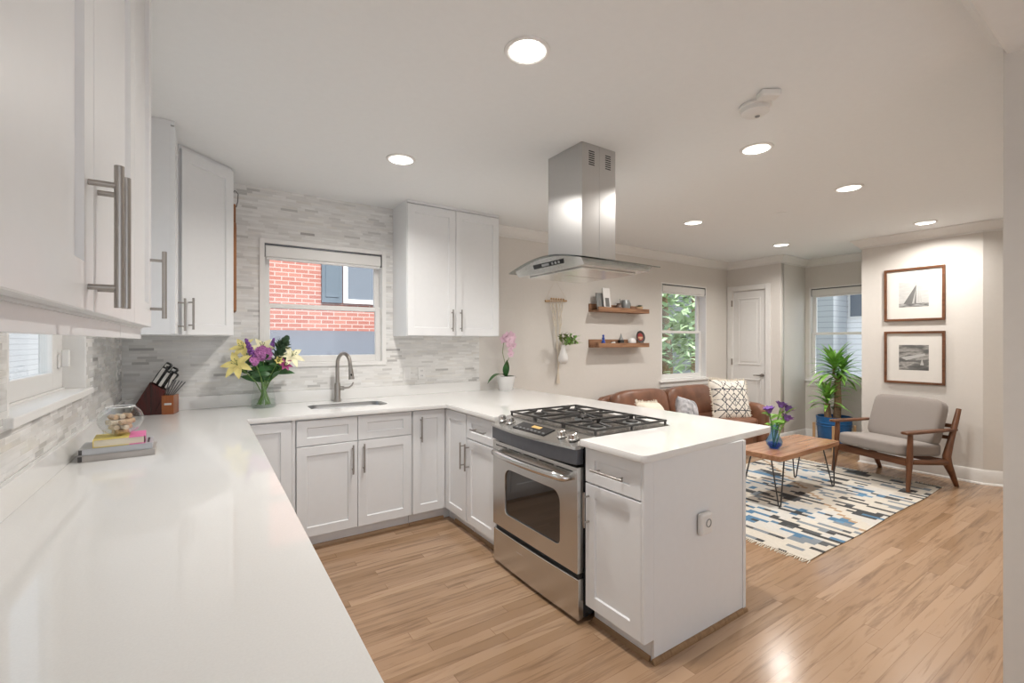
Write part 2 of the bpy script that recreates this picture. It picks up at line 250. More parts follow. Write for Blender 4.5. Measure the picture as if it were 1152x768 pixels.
# ------------------------------------------------------------------ geometry helpers
class G:
    def __init__(s): s.b = bmesh.new()
    def box(s, x0, x1, y0, y1, z0, z1):
        v = [s.b.verts.new((x, y, z)) for z in (z0, z1) for y in (y0, y1) for x in (x0, x1)]
        for f in ((0,2,3,1),(4,5,7,6),(0,1,5,4),(2,6,7,3),(0,4,6,2),(1,3,7,5)): s.b.faces.new([v[i] for i in f])
        return s
    def ring(s, c, axis, r, n, up=None):
        a = Vector(axis).normalized(); u = a.orthogonal().normalized() if up is None else (Vector(up)-a*Vector(up).dot(a)).normalized()
        v = a.cross(u); c = Vector(c)
        return [s.b.verts.new(c+u*(r*math.cos(2*PI*i/n))+v*(r*math.sin(2*PI*i/n))) for i in range(n)]
    def tube(s, pts, rad, n=10, cap=True):
        pts = [Vector(p) for p in pts]; k = len(pts); rad = rad if isinstance(rad, (list, tuple)) else [rad]*k
        prev = None; up = None
        for i, p in enumerate(pts):
            d = (pts[min(i+1, k-1)]-pts[max(i-1, 0)]).normalized()
            if up is None: up = d.orthogonal().normalized()
            else:
                up = up-d*up.dot(d); up = up.normalized() if up.length > 1e-5 else d.orthogonal().normalized()
            rg = s.ring(p, d, rad[i], n, up)
            if prev:
                for j in range(n): s.b.faces.new((prev[j], prev[(j+1) % n], rg[(j+1) % n], rg[j]))
            elif cap: s.b.faces.new(rg[::-1])
            prev = rg
        if cap: s.b.faces.new(prev)
        return s
    def cyl(s, p0, p1, r, n=20, r2=None): return s.tube([p0, p1], [r, r if r2 is None else r2], n)
    def lathe(s, prof, c=(0, 0, 0), n=28, close=False, M=None):
        rs = []
        for r, z in prof:
            if r < 1e-5: rs.append([s.b.verts.new((c[0], c[1], c[2]+z))])
            else: rs.append([s.b.verts.new((c[0]+r*math.cos(2*PI*i/n), c[1]+r*math.sin(2*PI*i/n), c[2]+z)) for i in range(n)])
        pairs = list(zip(rs, rs[1:]))+([(rs[-1], rs[0])] if close else [])
        for a, d in pairs:
            for i in range(n):
                j = (i+1) % n
                if len(a) == 1 and len(d) == 1: continue
                if len(a) == 1: s.b.faces.new((a[0], d[j], d[i]))
                elif len(d) == 1: s.b.faces.new((a[i], a[j], d[0]))
                else: s.b.faces.new((a[i], a[j], d[j], d[i]))
        return s
    def prism(s, poly, a0, a1, plane='xy'):
        def P(u, v, w): return {'xy': (u, v, w), 'xz': (u, w, v), 'yz': (w, u, v)}[plane]
        A = [s.b.verts.new(P(u, v, a0)) for u, v in poly]; B = [s.b.verts.new(P(u, v, a1)) for u, v in poly]
        n = len(poly); s.b.faces.new(A[::-1]); s.b.faces.new(B)
        for i in range(n): s.b.faces.new((A[i], A[(i+1) % n], B[(i+1) % n], B[i]))
        return s
    def puff(s, c, h, n=5.0, cuts=7, M=None):
        t = bmesh.new(); bmesh.ops.create_cube(t, size=2); bmesh.ops.subdivide_edges(t, edges=t.edges[:], cuts=cuts, use_grid_fill=True)
        mp = {}
        for v in t.verts:
            p = v.co.copy(); k = (abs(p.x)**n+abs(p.y)**n+abs(p.z)**n)**(1/n)
            q = Vector((p.x/k*h[0], p.y/k*h[1], p.z/k*h[2]))
            if M: q = M @ q
            mp[v.index] = s.b.verts.new(q+Vector(c))
        for f in t.faces: s.b.faces.new([mp[v.index] for v in f.verts])
        t.free(); return s
    def blob(s, c, r, seg=10, rings=7, M=None):
        r = r if isinstance(r, (tuple, list)) else (r, r, r)
        d = bmesh.ops.create_uvsphere(s.b, u_segments=seg, v_segments=rings, radius=1)
        for v in d['verts']:
            q = Vector((v.co.x*r[0], v.co.y*r[1], v.co.z*r[2])); v.co = (M @ q if M else q)+Vector(c)
        return s
    def leaf(s, base, d, up, ln, wd, droop=0.3, seg=5, cup=0.15, tip=0.9):
        d = Vector(d).normalized(); up = Vector(up); side = d.cross(up)
        side = side.normalized() if side.length > 1e-4 else d.orthogonal().normalized(); nrm = side.cross(d).normalized()
        p = Vector(base); prev = None; st = ln/seg; cur = d.copy()
        for i in range(seg+1):
            f = i/seg; w_ = wd*0.5*(math.sin(PI*min(1, 0.12+f*0.88*tip+f*(1-tip)*0.88)))*(1 if i < seg else 0.15)
            row = [s.b.verts.new(p-side*w_+nrm*cup*w_), s.b.verts.new(p), s.b.verts.new(p+side*w_+nrm*cup*w_)]
            if prev:
                for j in range(2): s.b.faces.new((prev[j], prev[j+1], row[j+1], row[j]))
            prev = row; cur = (cur-Vector((0, 0, 1))*droop/seg).normalized(); p = p+cur*st
        return s
    def sweep(s, path, prof, z, closed=False):
        """prof: (out, dz) pairs; path 2D, room on the LEFT of travel"""
        n = len(path); pv = []
        P2 = [Vector(p) for p in path]
        for i, p in enumerate(P2):
            a = (p-P2[i-1]).normalized() if i > 0 else None; b = (P2[i+1]-p).normalized() if i < n-1 else None
            na = Vector((-a.y, a.x)) if a else None; nb = Vector((-b.y, b.x)) if b else None
            if na and nb: mt = (na+nb)/(1+na.dot(nb))
            else: mt = na or nb
            pv.append([s.b.verts.new((p.x+mt.x*o, p.y+mt.y*o, z+dz)) for o, dz in prof])
        k = len(prof)
        for a, b in zip(pv, pv[1:]):
            for j in range(k): s.b.faces.new((a[j], b[j], b[(j+1) % k], a[(j+1) % k]))
        s.b.faces.new(pv[0][::-1]); s.b.faces.new(pv[-1]); return s
    def xf(s, M): bmesh.ops.transform(s.b, matrix=M, verts=s.b.verts[:]); return s
    def build(s, name, mat, parent=None, bevel=0, smooth=None, seg=2, loc=None, solid=0):
        bmesh.ops.recalc_face_normals(s.b, faces=s.b.faces[:])
        me = bpy.data.meshes.new(name)
        if smooth:
            for f in s.b.faces: f.smooth = True
            for e in s.b.edges:
                if len(e.link_faces) == 2 and e.calc_face_angle(0) > math.radians(smooth): e.smooth = False
        if loc is not None: bmesh.ops.translate(s.b, vec=-Vector(loc), verts=s.b.verts[:])
        s.b.to_mesh(me); s.b.free()
        o = bpy.data.objects.new(name, me); COL.objects.link(o); me.materials.append(mat)
        if loc is not None: o.location = loc
        if parent: o.parent = parent
        if bevel:
            m = o.modifiers.new('bevel', 'BEVEL'); m.width = bevel; m.segments = seg; m.limit_method = 'ANGLE'; m.angle_limit = math.radians(40); m.use_clamp_overlap = True
        if solid:
            m = o.modifiers.new('thick', 'SOLIDIFY'); m.thickness = solid; m.offset = 0
        return o
def tag(o, label=None, cat=None, group=None, kind=None):
    if label: o['label'] = label
    if cat: o['category'] = cat
    if group: o['group'] = group
    if kind: o['kind'] = kind
    return o
def thing(name, label, cat, loc=(0, 0, 0), rz=0, group=None, kind=None):
    o = bpy.data.objects.new(name, None); COL.objects.link(o); o.location = loc; o.rotation_euler = (0, 0, rz); o.empty_display_size = 0.05
    return tag(o, label, cat, group, kind)
KIDS = {}
def dup(root, loc, rot=None, label=None, scale=None):
    def rec(o, par):
        c = o.copy(); COL.objects.link(c)
        if par: c.parent = par; c.matrix_parent_inverse = o.matrix_parent_inverse.copy()
        for k in [q for q in bpy.data.objects if q.parent == o]: rec(k, c)
        return c
    r = rec(root, None); r.location = loc
    if rot is not None: r.rotation_euler = rot
    if scale is not None: r.scale = scale
    if label: r['label'] = label
    return r
def fillet(poly, rad, n=6):
    out = []
    for i, p in enumerate(poly):
        r = rad.get(i, 0)
        if not r: out.append(p); continue
        p = Vector(p); a = (Vector(poly[i-1])-p).normalized(); b = (Vector(poly[(i+1) % len(poly)])-p).normalized()
        ang = a.angle(b); d = r/math.tan(ang/2); c = p+(a+b).normalized()*(r/math.sin(ang/2))
        s0 = p+a*d-c; s1 = p+b*d-c; a0 = math.atan2(s0.y, s0.x); da = math.atan2(s1.y, s1.x)-a0
        while da > PI: da -= 2*PI
        while da < -PI: da += 2*PI
        for k in range(n+1): out.append((c.x+r*math.cos(a0+da*k/n), c.y+r*math.sin(a0+da*k/n)))
    return out
def rect(x0, x1, y0, y1): return [(x0, y0), (x1, y0), (x1, y1), (x0, y1)]
def circ(x, y, r, n=32): return [(x+r*math.cos(2*PI*i/n), y+r*math.sin(2*PI*i/n)) for i in range(n)]
def plate(name, polys, t0, t1, mat, parent=None, M=None, bevel=0):
    cu = bpy.data.curves.new(name, 'CURVE'); cu.dimensions = '2D'; cu.fill_mode = 'BOTH'
    cu.extrude = (t1-t0)/2
    for poly in polys:
        sp = cu.splines.new('POLY'); sp.points.add(len(poly)-1)
        for q, (x, y) in zip(sp.points, poly): q.co = (x, y, 0, 1)
        sp.use_cyclic_u = True
    tmp = bpy.data.objects.new('tmp', cu); COL.objects.link(tmp)
    me = bpy.data.meshes.new_from_object(tmp); bpy.data.objects.remove(tmp); bpy.data.curves.remove(cu)
    bm = bmesh.new(); bm.from_mesh(me); bpy.data.meshes.remove(me)
    bmesh.ops.remove_doubles(bm, verts=bm.verts[:], dist=1e-5)
    bmesh.ops.translate(bm, vec=(0, 0, (t0+t1)/2), verts=bm.verts[:])
    if M is not None: bmesh.ops.transform(bm, matrix=M, verts=bm.verts[:])
    g = G(); g.b.free(); g.b = bm
    return g.build(name, mat, parent, bevel=bevel)
XZ = Matrix(((1, 0, 0, 0), (0, 0, 1, 0), (0, 1, 0, 0), (0, 0, 0, 1)))     # (u,v,w) -> x=u, z=v, y=w
YZ = Matrix(((0, 0, 1, 0), (1, 0, 0, 0), (0, 1, 0, 0), (0, 0, 0, 1)))     # (u,v,w) -> y=u, z=v, x=w
def struct(o, label=None): return tag(o, label, None, None, 'structure')

# ------------------------------------------------------------------ room shell
WL, WB, CZ = -0.47, 3.97, 2.565
YOFF = 0.43
lights = [(1.077, 1.512), (1.04, 2.857), (2.781, 1.505), (4.073, 1.498), (3.98, 2.776), (5.771, 2.822), (5.877, 1.516)]
struct(G().box(-0.7, 7.5, -3.5, 4.25, -0.12, 0).build('floor', MT['floor']), 'oak plank floor running through kitchen and living room')
struct(plate('ceiling', [rect(-0.7, 7.5, -3.5, 4.25)]+[circ(x, y, 0.075) for x, y in lights], CZ, CZ+0.15, MT['ceil']), 'white painted ceiling with recessed downlights')
struct(plate('wall_left', [rect(-3.5, WB+0.25, 0, CZ), rect(1.87, 2.90, 1.165, 2.2)], WL-0.16, WL, TILE_Y, M=YZ), 'left kitchen wall covered in marble strip mosaic')
struct(plate('wall_back', [rect(WL, 2.245, 0, CZ), rect(0.345, 1.295, 1.205, 2.17)], WB, WB+0.18, TILE_X, M=XZ), 'back kitchen wall of grey and white strip mosaic around the sink window')
struct(plate('wall_living', [rect(2.245, 6.7, 0, CZ), rect(5.0, 6.0, 0.875, 2.185)], WB, WB+0.18, MT['wall'], M=XZ), 'beige living room wall behind the sofa')
struct(plate('wall_closet', [rect(3.2, WB, 0, CZ), rect(3.40, 3.89, 0, 2.14)], 6.52, 6.62, MT['wall'], M=YZ), 'short wall holding the white panel door')
struct(G().box(6.62, 7.23, 3.2, 3.3, 0, CZ).build('wall_return', MT['wall']), 'return wall between panel door and bay window')
struct(plate('wall_bay', [rect(2.1, 3.3, 0, CZ), rect(2.28, 3.15, 0.85, 2.17)], 7.23, 7.38, MT['wall'], M=YZ), 'recessed wall with window behind the tall plant')
G1 = G().prism([(6.33, 2.2), (6.33, 1.2), (6.78, 0.43), (7.4, 0.43), (7.4, 2.2)], 0, CZ)
struct(G1.build('wall_gallery', MT['wall']), 'beige wall hung with the two framed prints')
struct(G().box(2.56, 7.4, YOFF-0.16, YOFF, 0, CZ).build('wall_front', MT['wall']), 'near wall of the living room')
struct(G().box(2.56, 2.72, -3.5, YOFF-0.16, 0, CZ).build('wall_right', plain('cool_wall_paint', (0.80, 0.84, 0.87), 0.6, var=0.01)), 'pale grey wall end at the right edge of view')
hd = thing('trim_2', 'white moulded ceiling beam trim at the top right', None, kind='structure')
G().box(1.2, 2.56, YOFF-0.16, YOFF-0.04, 2.495, CZ).build('header_beam', MT['trim'], hd)
G().prism([(YOFF-0.04, 2.495), (YOFF-0.02, 2.495), (YOFF-0.01, 2.497), (YOFF-0.015, 2.50), (YOFF+0.01, 2.535), (YOFF+0.03, 2.55), (YOFF+0.03, CZ), (YOFF-0.04, CZ)], 1.2, 2.56, 'yz').build('header_moulding', MT['trim'], hd)
path = [(6.78, 0.43), (6.33, 1.2), (6.33, 2.2), (7.23, 2.2), (7.23, 3.2), (6.52, 3.2), (6.52, WB), (2.27, WB)]
crown = [(0, 0), (0.085, 0), (0.085, -0.012), (0.07, -0.022), (0.055, -0.045), (0.03, -0.072), (0.012, -0.082), (0.012, -0.098), (0, -0.098)]
struct(G().sweep(path, crown, CZ).build('trim_1', MT['trim'], smooth=30), 'white crown moulding around the living room')
base_p = [(0, 0), (0.03, 0), (0.028, 0.012), (0.016, 0.018), (0.016, 0.12), (0.008, 0.14), (0, 0.14)]
struct(G().sweep([(6.78, 0.43), (6.33, 1.2), (6.33, 2.2), (7.23, 2.2), (7.23, 3.2), (6.52, 3.2), (6.52, 3.33)], base_p, 0).build('baseboard_right', MT['trim'], smooth=30), 'white baseboard under prints, bay window and return wall')
struct(G().sweep([(6.52, WB), (2.68, WB)], base_p, 0).build('baseboard_back', MT['trim'], smooth=30), 'white baseboard along the sofa wall')

# ------------------------------------------------------------------ windows and door (local: x width, z height, room on -y)
def window(name, loc, rz, w_, h_, depth, sash_in, label, stool=True, split=0.5, casing=0.0):
    t = thing(name, label, None, loc, rz, kind='structure')
    f = 0.022; y0, y1 = sash_in, sash_in+0.075
    fr = G()
    fr.box(-w_/2, -w_/2+f, 0, depth, 0, h_).box(w_/2-f, w_/2, 0, depth, 0, h_).box(-w_/2+f, w_/2-f, 0, depth, h_-f, h_).box(-w_/2+f, w_/2-f, 0, depth, 0, f)
    if casing:
        c = casing
        fr.box(-w_/2-c, -w_/2+f, -0.012, 0, -c, h_+c).box(w_/2-f, w_/2+c, -0.012, 0, -c, h_+c).box(-w_/2+f, w_/2-f, -0.012, 0, h_-f, h_+c).box(-w_/2+f, w_/2-f, -0.012, 0, -c, f)
    fr.build('window_frame', MT['trim'], t, bevel=0.002)
    x0, x1 = -w_/2+f, w_/2-f; zm = f+(h_-2*f)*split; r = 0.042
    for nm, z0, z1, ya, yb in (('lower_sash', f, zm+0.018, y0, y0+0.034), ('upper_sash', zm-0.018, h_-f, y0+0.038, y0+0.072)):
        rb = 0.055 if nm == 'lower_sash' else 0.036
        rt = 0.036 if nm == 'lower_sash' else r
        s = G().box(x0, x0+r, ya, yb, z0, z1).box(x1-r, x1, ya, yb, z0, z1).box(x0+r, x1-r, ya, yb, z0, z0+rb).box(x0+r, x1-r, ya, yb, z1-rt, z1).build(nm, MT['plate'], t, bevel=0.003)
        G().box(x0+r, x1-r, (ya+yb)/2-0.003, (ya+yb)/2+0.003, z0+rb, z1-rt).build('pane', MT['pane'], s)
    if stool:
        G().box(-w_/2-0.045, w_/2+0.045, -0.035, sash_in-0.002, -0.022, 0.0).box(-w_/2-0.03, w_/2+0.03, -0.014, 0.0, -0.085, -0.022).build('window_stool', MT['trim'], t, bevel=0.004)
    return t
window('window_2', (0.82, WB, 1.205), 0, 0.95, 0.965, 0.17, 0.045, 'white double-hung window above the sink', stool=False, split=0.485, casing=0.012)
window('window_3', (5.5, WB, 0.875), 0, 1.0, 1.31, 0.17, 0.075, 'white double-hung window above the sofa', split=0.5)
window('window_4', (7.23, 2.715, 0.85), -PI/2, 0.87, 1.32, 0.145, 0.03, 'white double-hung window behind the potted plant', split=0.5)
t = thing('window_1', 'low white casement window above the left counter', None, (WL, 2.385, 1.165), PI/2, kind='structure')
G().box(-0.515, -0.495, 0, 0.15, 0.012, 1.035).box(0.495, 0.515, 0, 0.15, 0.012, 1.035).box(-0.495, 0.495, 0, 0.15, 1.015, 1.035).box(-0.495, 0.495, 0.07, 0.15, 0, 0.02).build('window_frame', MT['trim'], t, bevel=0.002)
G().box(-0.545, 0.545, -0.022, 0.07, -0.018, 0.012).build('window_stool', MT['trim'], t, bevel=0.004)
s = G().box(-0.495, -0.43, 0.078, 0.118, 0.02, 1.015).box(0.335, 0.495, 0.078, 0.118, 0.02, 1.015).box(-0.43, 0.335, 0.078, 0.118, 0.02, 0.095).box(-0.43, 0.335, 0.078, 0.118, 0.95, 1.015).build('sash', MT['plate'], t, bevel=0.004)
G().box(-0.43, 0.335, 0.094, 0.1, 0.095, 0.95).build('pane', MT['pane'], s)
G().box(0.40, 0.44, 0.066, 0.078, 0.11, 0.17).box(0.41, 0.43, 0.04, 0.066, 0.115, 0.19).build('latch', MT['plate'], s, bevel=0.004)

t = thing('door_1', 'white two-panel interior door in the corner past the sofa', None, (6.52, 3.645, 0), -PI/2, kind='structure')
dr = G(); wd = 0.475; dr.box(-wd/2, wd/2, 0.02, 0.055, 0.008, 2.13).build('door_slab', MT['trim'], t, bevel=0.002)
for z0, z1 in ((1.06, 2.03), (0.20, 0.86)):
    g = G(); a, b = -0.165, 0.165
    g.box(a, b, 0.012, 0.0199, z0, z0+0.02).box(a, b, 0.012, 0.0199, z1-0.02, z1).box(a, a+0.02, 0.012, 0.0199, z0+0.02, z1-0.02).box(b-0.02, b, 0.012, 0.0199, z0+0.02, z1-0.02).box(a+0.045, b-0.045, 0.014, 0.0199, z0+0.045, z1-0.045)
    g.build('door_panel', MT['trim'], t, bevel=0.005)
G().box(-0.245-0.07, -0.245, -0.018, 0, 0, 2.21).box(0.245, 0.315, -0.018, 0, 0, 2.21).box(-0.245, 0.245, -0.018, 0, 2.14, 2.21).box(-0.245, -0.238, 0, 0.1, 0, 2.14).box(0.238, 0.245, 0, 0.1, 0, 2.14).box(-0.238, 0.238, 0, 0.1, 2.132, 2.14).build('door_casing', MT['trim'], t, bevel=0.004)
g = G().cyl((0.19, 0.0199, 0.92), (0.19, 0.008, 0.92), 0.026).cyl((0.19, 0.008, 0.92), (0.19, -0.03, 0.92), 0.01); g.tube([(0.19, -0.03, 0.92), (0.14, -0.034, 0.92), (0.09, -0.03, 0.917)], [0.011, 0.009, 0.008]); g.build('door_handle', MT['nickel'], t, smooth=40)
for z in (0.25, 1.1, 1.96): G().box(-0.25, -0.235, -0.024, -0.006, z-0.045, z+0.045).build('hinge', MT['nickel'], t)

def roller(loc, rz, w_, label):
    t = thing('roller_blind', label, 'blind', loc, rz)
    G().box(-w_/2, w_/2, 0.004, 0.030, -0.10, -0.012).build('cassette', MT['plate'], t, bevel=0.008, seg=3)
    G().cyl((-w_/2+0.01, 0.017, -0.112), (w_/2-0.01, 0.017, -0.112), 0.0115).build('hem_bar', MT['ceramic'], t, smooth=40)
    g = G().box(-w_/2-0.004, -w_/2, 0.002, 0.032, -0.104, -0.001).box(w_/2, w_/2+0.004, 0.002, 0.032, -0.104, -0.001).box(-w_/2, w_/2, 0.002, 0.032, -0.012, -0.001); g.build('bracket_gap_shade', MT['dgrey'], t)  # end plates, plus a dark top strip painted as the shaded gap
    return t
roller((0.82, WB, 2.148), 0, 0.895, 'white rolled-up blind at the top of the sink window')
roller((5.5, WB, 2.163), 0, 0.94, 'white rolled-up blind at the top of the window over the sofa')
roller((7.23, 2.715, 2.148), -PI/2, 0.81, 'white rolled-up blind at the top of the window behind the potted plant').scale = (1, 0.9, 1)

# ------------------------------------------------------------------ cabinets
def handle(name, p, vertical, ln, parent, r=0.006, off=0.034):
    """bar pull on a front at y=p[1] facing -y, centred on p"""
    x, y, z = p; g = G()
    if vertical:
        g.cyl((x, y-off, z-ln/2), (x, y-off, z+ln/2), r, 14)
        for s in (-0.36, 0.36): g.cyl((x, y-0.0003, z+s*ln), (x, y-off, z+s*ln), r*0.72, 10)
    else:
        g.cyl((x-ln/2, y-off, z), (x+ln/2, y-off, z), r, 14)
        for s in (-0.36, 0.36): g.cyl((x+s*ln, y-0.0003, z), (x+s*ln, y-off, z), r*0.72, 10)
    return g.build(name, MT['nickel'], parent, smooth=40)
def shaker(name, x0, x1, z0, z1, parent, yb=0.0, th=0.02, st=0.062, rail=None, mat='cab'):
    """shaker front, back at yb, front at yb-th"""
    rail = rail or st; rc = 0.009; yf = yb-th; b = bmesh.new()
    def loop(ix, iz, y): return [b.verts.new(q) for q in ((x0+ix, y, z0+iz), (x1-ix, y, z0+iz), (x1-ix, y, z1-iz), (x0+ix, y, z1-iz))]
    l = [loop(0, 0, yb), loop(0, 0, yf+0.0015), loop(0.0015, 0.0015, yf), loop(st, rail, yf), loop(st+0.004, rail+0.004, yf+rc)]
    for a, c in zip(l, l[1:]):
        for i in range(4): b.faces.new((a[i], a[(i+1) % 4], c[(i+1) % 4], c[i]))
    b.faces.new(l[0][::-1]); b.faces.new(l[-1])
    g = G(); g.b.free(); g.b = b
    return g.build(name, MT[mat], parent)
def base_unit(label, loc, rz, w_, depth=0.575, fronts=(), toe=0.045, group=None, toe_h=0.095, body_x=None, feet=True):
    """local origin at floor, centre of the door-back plane; front on -y"""
    t = thing('base_cabinet', label, 'cabinet', loc, rz, group)
    G().box(-w_/2+0.001, w_/2-0.001, 0.0, depth, toe_h, 0.882).build('carcass', MT['cab'], t)
    G().box(-w_/2+0.001, w_/2-0.001, toe, toe+0.02, 0.0, toe_h).build('toe_kick', MT['cab'], t)
    G().prism([(toe-0.016, 0), (toe-0.0002, 0), (toe-0.0002, 0.02), (toe-0.006, 0.018), (toe-0.013, 0.01)], -w_/2+0.001, w_/2-0.001, 'yz').build('shoe_moulding', MT['shoe'], t)
    for kind, x0, x1, z0, z1, hd_ in fronts:
        d = shaker('drawer' if kind == 'drawer' else ('false_front' if kind == 'false' else 'door'), x0, x1, z0, z1, t, yb=-0.0005, rail=0.05 if kind != 'door' else None)
        if hd_: handle('handle', (hd_[0], -0.0205, hd_[1]), hd_[2], hd_[3], d)
    return t
ZB, ZT, ZD = 0.10, 0.872, 0.70
# sink run: door backs at Y=3.295
YB = 3.295
base_unit('white sink base cabinet with two doors under the sink', (0.88, YB, 0), 0, 0.79, 0.60, [
    ('false', -0.392, -0.002, ZD+0.004, ZT, None), ('false', 0.002, 0.392, ZD+0.004, ZT, None),
    ('door', -0.392, -0.002, ZB, ZD-0.002, (-0.038, 0.58, True, 0.20)), ('door', 0.002, 0.392, ZB, ZD-0.002, (0.038, 0.58, True, 0.20))])
cu_ = base_unit('white corner base cabinet left of the sink base, mostly hidden by the left counter', (0.3265, YB, 0), 0, 0.314, 0.60, [('door', -0.148, 0.132, ZB, ZT, None)])
G().box(0.1345, 0.156, -0.012, -0.0002, ZB, 0.882).build('filler_strip', MT['cab'], cu_)
bc_ = base_unit('white blind corner cabinet with one tall door right of the sink base', (1.42, YB, 0), 0, 0.285, 0.60, [('door', -0.135, 0.128, ZB, ZT, (-0.075, 0.735, True, 0.19))])
# peninsula run facing -X: door backs at X=1.57
XB = 1.57
G().box(0.1418, 0.195, 0.045, 0.065, 0, 0.095).build('toe_kick', MT['cab'], bc_)
nc_ = base_unit('narrow white peninsula cabinet with one tall door in the inner corner', (XB, 3.075, 0), -PI/2, 0.295, 0.70, [('door', -0.196, 0.143, ZB, ZT, (0.118, 0.575, True, 0.19))])
G().box(-0.264, -0.1468, 0.045, 0.065, 0, 0.095).build('toe_kick', MT['cab'], nc_)
base_unit('white peninsula cabinet with drawer and door just left of the range', (XB, 2.715, 0), -PI/2, 0.415, 0.70, [
    ('drawer', -0.205, 0.195, ZD+0.006, ZT, (0, 0.785, False, 0.19)), ('door', -0.205, 0.195, ZB, ZD-0.002, (-0.17, 0.575, True, 0.19))])
ec = base_unit('white end cabinet of the peninsula with drawer and door right of the range', (XB, 1.512, 0), -PI/2, 0.352, 0.70, [
    ('drawer', -0.17, 0.176, ZD+0.008, ZT, (0, 0.782, False, 0.20)), ('door', -0.17, 0.176, ZB, ZD, (-0.145, 0.58, True, 0.17))])
G().box(0.1762, 0.192, 0.045, 0.735, 0.0, 0.882).box(0.1762, 0.192, -0.019, 0.045, 0.098, 0.882).build('end_panel', MT['cab'], ec, bevel=0.0015)
G().box(0.1762, 0.196, 0.7355, 0.76, 0.0, 0.882).build('corner_post', MT['cab'], ec, bevel=0.0015)
G().prism([(0.1922, 0), (0.208, 0), (0.205, 0.01), (0.199, 0.018), (0.1922, 0.02)], 0.03, 0.76, 'xz').build('end_shoe_moulding', MT['shoe'], ec)
bp = tag(G().box(2.2755, 2.295, 1.337, WB-0.035, 0, 0.882).build('peninsula_back_panel', MT['cab'], loc=(2.285, 2.65, 0)), 'plain white panel closing the living room side of the peninsula', 'panel')
# left run facing +X, fronts hidden under the counter edge
for i, (y, lb) in enumerate(((2.95, 'white base cabinet under the left counter, nearest the sink corner'), (2.33, 'white base cabinet under the left counter, middle of its run'), (1.71, 'white base cabinet under the left counter, nearest the camera'))):
    base_unit(lb, (0.155, y, 0), PI/2, 0.615, 0.60, [('drawer', -0.303, 0.303, ZD+0.006, ZT, (0, 0.785, False, 0.19)), ('door', -0.303, -0.002, ZB, ZD-0.002, (-0.035, 0.575, True, 0.19)), ('door', 0.002, 0.303, ZB, ZD-0.002, (0.035, 0.575, True, 0.19))], group=None)

def upper_unit(label, loc, rz, w_, depth, h_, fronts, top=0.0, rail=True):
    t = thing('wall_cabinet', label, 'cabinet', loc, rz)
    G().box(-w_/2+0.001, w_/2-0.001, -0.016, -0.0002, h_-0.022, h_).build('filler_strip', MT['cab'], t)
    G().box(-w_/2+0.001, w_/2-0.001, 0.0, depth, 0, h_).build('carcass', MT['cab'], t)
    for x0, x1, hx, hz, ln in fronts:
        d = shaker('door', x0, x1, 0.004, h_-0.030, t, yb=-0.0005, rail=0.066)
        if hx is not None: handle('handle', (hx, -0.0205, hz), True, ln, d)
    return t
XU = -0.16; ZU = 1.43; HU = CZ-0.001-ZU
ca = upper_unit('large white wall cabinet with two doors nearest the camera at left', (XU, 0.912, ZU), PI/2, 0.915, 0.308, HU, [(-0.455, -0.002, -0.042, 0.112, 0.205), (0.002, 0.455, 0.026, 0.115, 0.205)])
cb_ = upper_unit('narrow white wall cabinet with one door just left of the low casement window', (XU, 1.567, ZU), PI/2, 0.392, 0.308, HU, [(-0.194, 0.192, 0.155, 0.13, 0.20)])
for c_, w_ in ((ca, 0.915), (cb_, 0.392)): G().box(-w_/2+0.001, w_/2-0.001, 0.004, 0.022, -0.03, -0.0002).build('light_rail', MT['cab'], c_)
upper_unit('white wall cabinet between casement window and diagonal corner cabinet', (XU, 3.195, ZU), PI/2, 0.33, 0.308, HU, [(-0.163, 0.150, 0.10, 0.12, 0.19)])
# diagonal corner cabinet
t = thing('corner_wall_cabinet', 'white diagonal corner wall cabinet left of the sink window', 'cabinet', (0, 0, ZU))
G().prism([(WL+0.001, WB-0.001), (WL+0.001, 3.362), (-0.14, 3.362), (0.14, 3.64), (0.14, WB-0.001)], 0, HU).build('carcass', MT['cab'], t)
dl = math.hypot(0.28, 0.278)
d = shaker('door', -dl/2+0.006, dl/2-0.004, 0.004, HU-0.025, t, yb=-0.0005, rail=0.066); d.location = (0, 3.501, 0); d.rotation_euler = (0, 0, math.atan2(0.278, 0.28))
handle('handle', (-dl/2+0.05, -0.0205, 0.13), True, 0.19, d)
upper_unit('white two-door wall cabinet right of the sink window', (1.815, 3.64, ZU+0.012), 0, 0.89, 0.329, HU-0.012, [(-0.441, -0.002, -0.042, 0.135, 0.19), (0.002, 0.443, 0.042, 0.135, 0.19)])

# ------------------------------------------------------------------ countertop, sink, faucet
out = [(WL+0.001, -0.6), (0.207, -0.6), (0.207, 3.268), (1.53, 3.222), (1.527, 2.505), (2.215, 2.505), (2.215, 1.69), (1.522, 1.69), (1.517, 1.288), (2.662, 1.35), (2.665, WB-0.001), (WL+0.001, WB-0.001)]
out = fillet(out, {2: 0.015, 3: 0.015, 8: 0.03, 9: 0.03})
hole = fillet(rect(0.62, 1.17, 3.45, 3.76), {0: 0.08, 1: 0.08, 2: 0.08, 3: 0.08}, 8)
ct = plate('countertop', [out, hole], 0.8822, 0.914, MT['quartz'], bevel=0.004)
tag(ct, 'continuous white quartz countertop running round the kitchen and peninsula', 'countertop')
G().box(WL+0.001, WL+0.02, -0.6, WB-0.022, 0.9142, 1.005).build('upstand', MT['quartz'], ct, bevel=0.002)
G().box(WL+0.001, 2.245, WB-0.02, WB-0.001, 0.9142, 1.005).build('upstand', MT['quartz'], ct, bevel=0.002)
sk = thing('sink', 'stainless undermount sink set in the counter below the window', 'sink', (0.895, 3.605, 0.68))
g = G()
ri = fillet(rect(-0.271, 0.271, -0.151, 0.151), {0: 0.077, 1: 0.077, 2: 0.077, 3: 0.077}, 8); rb = [(x*0.93, y*0.9) for x, y in ri]
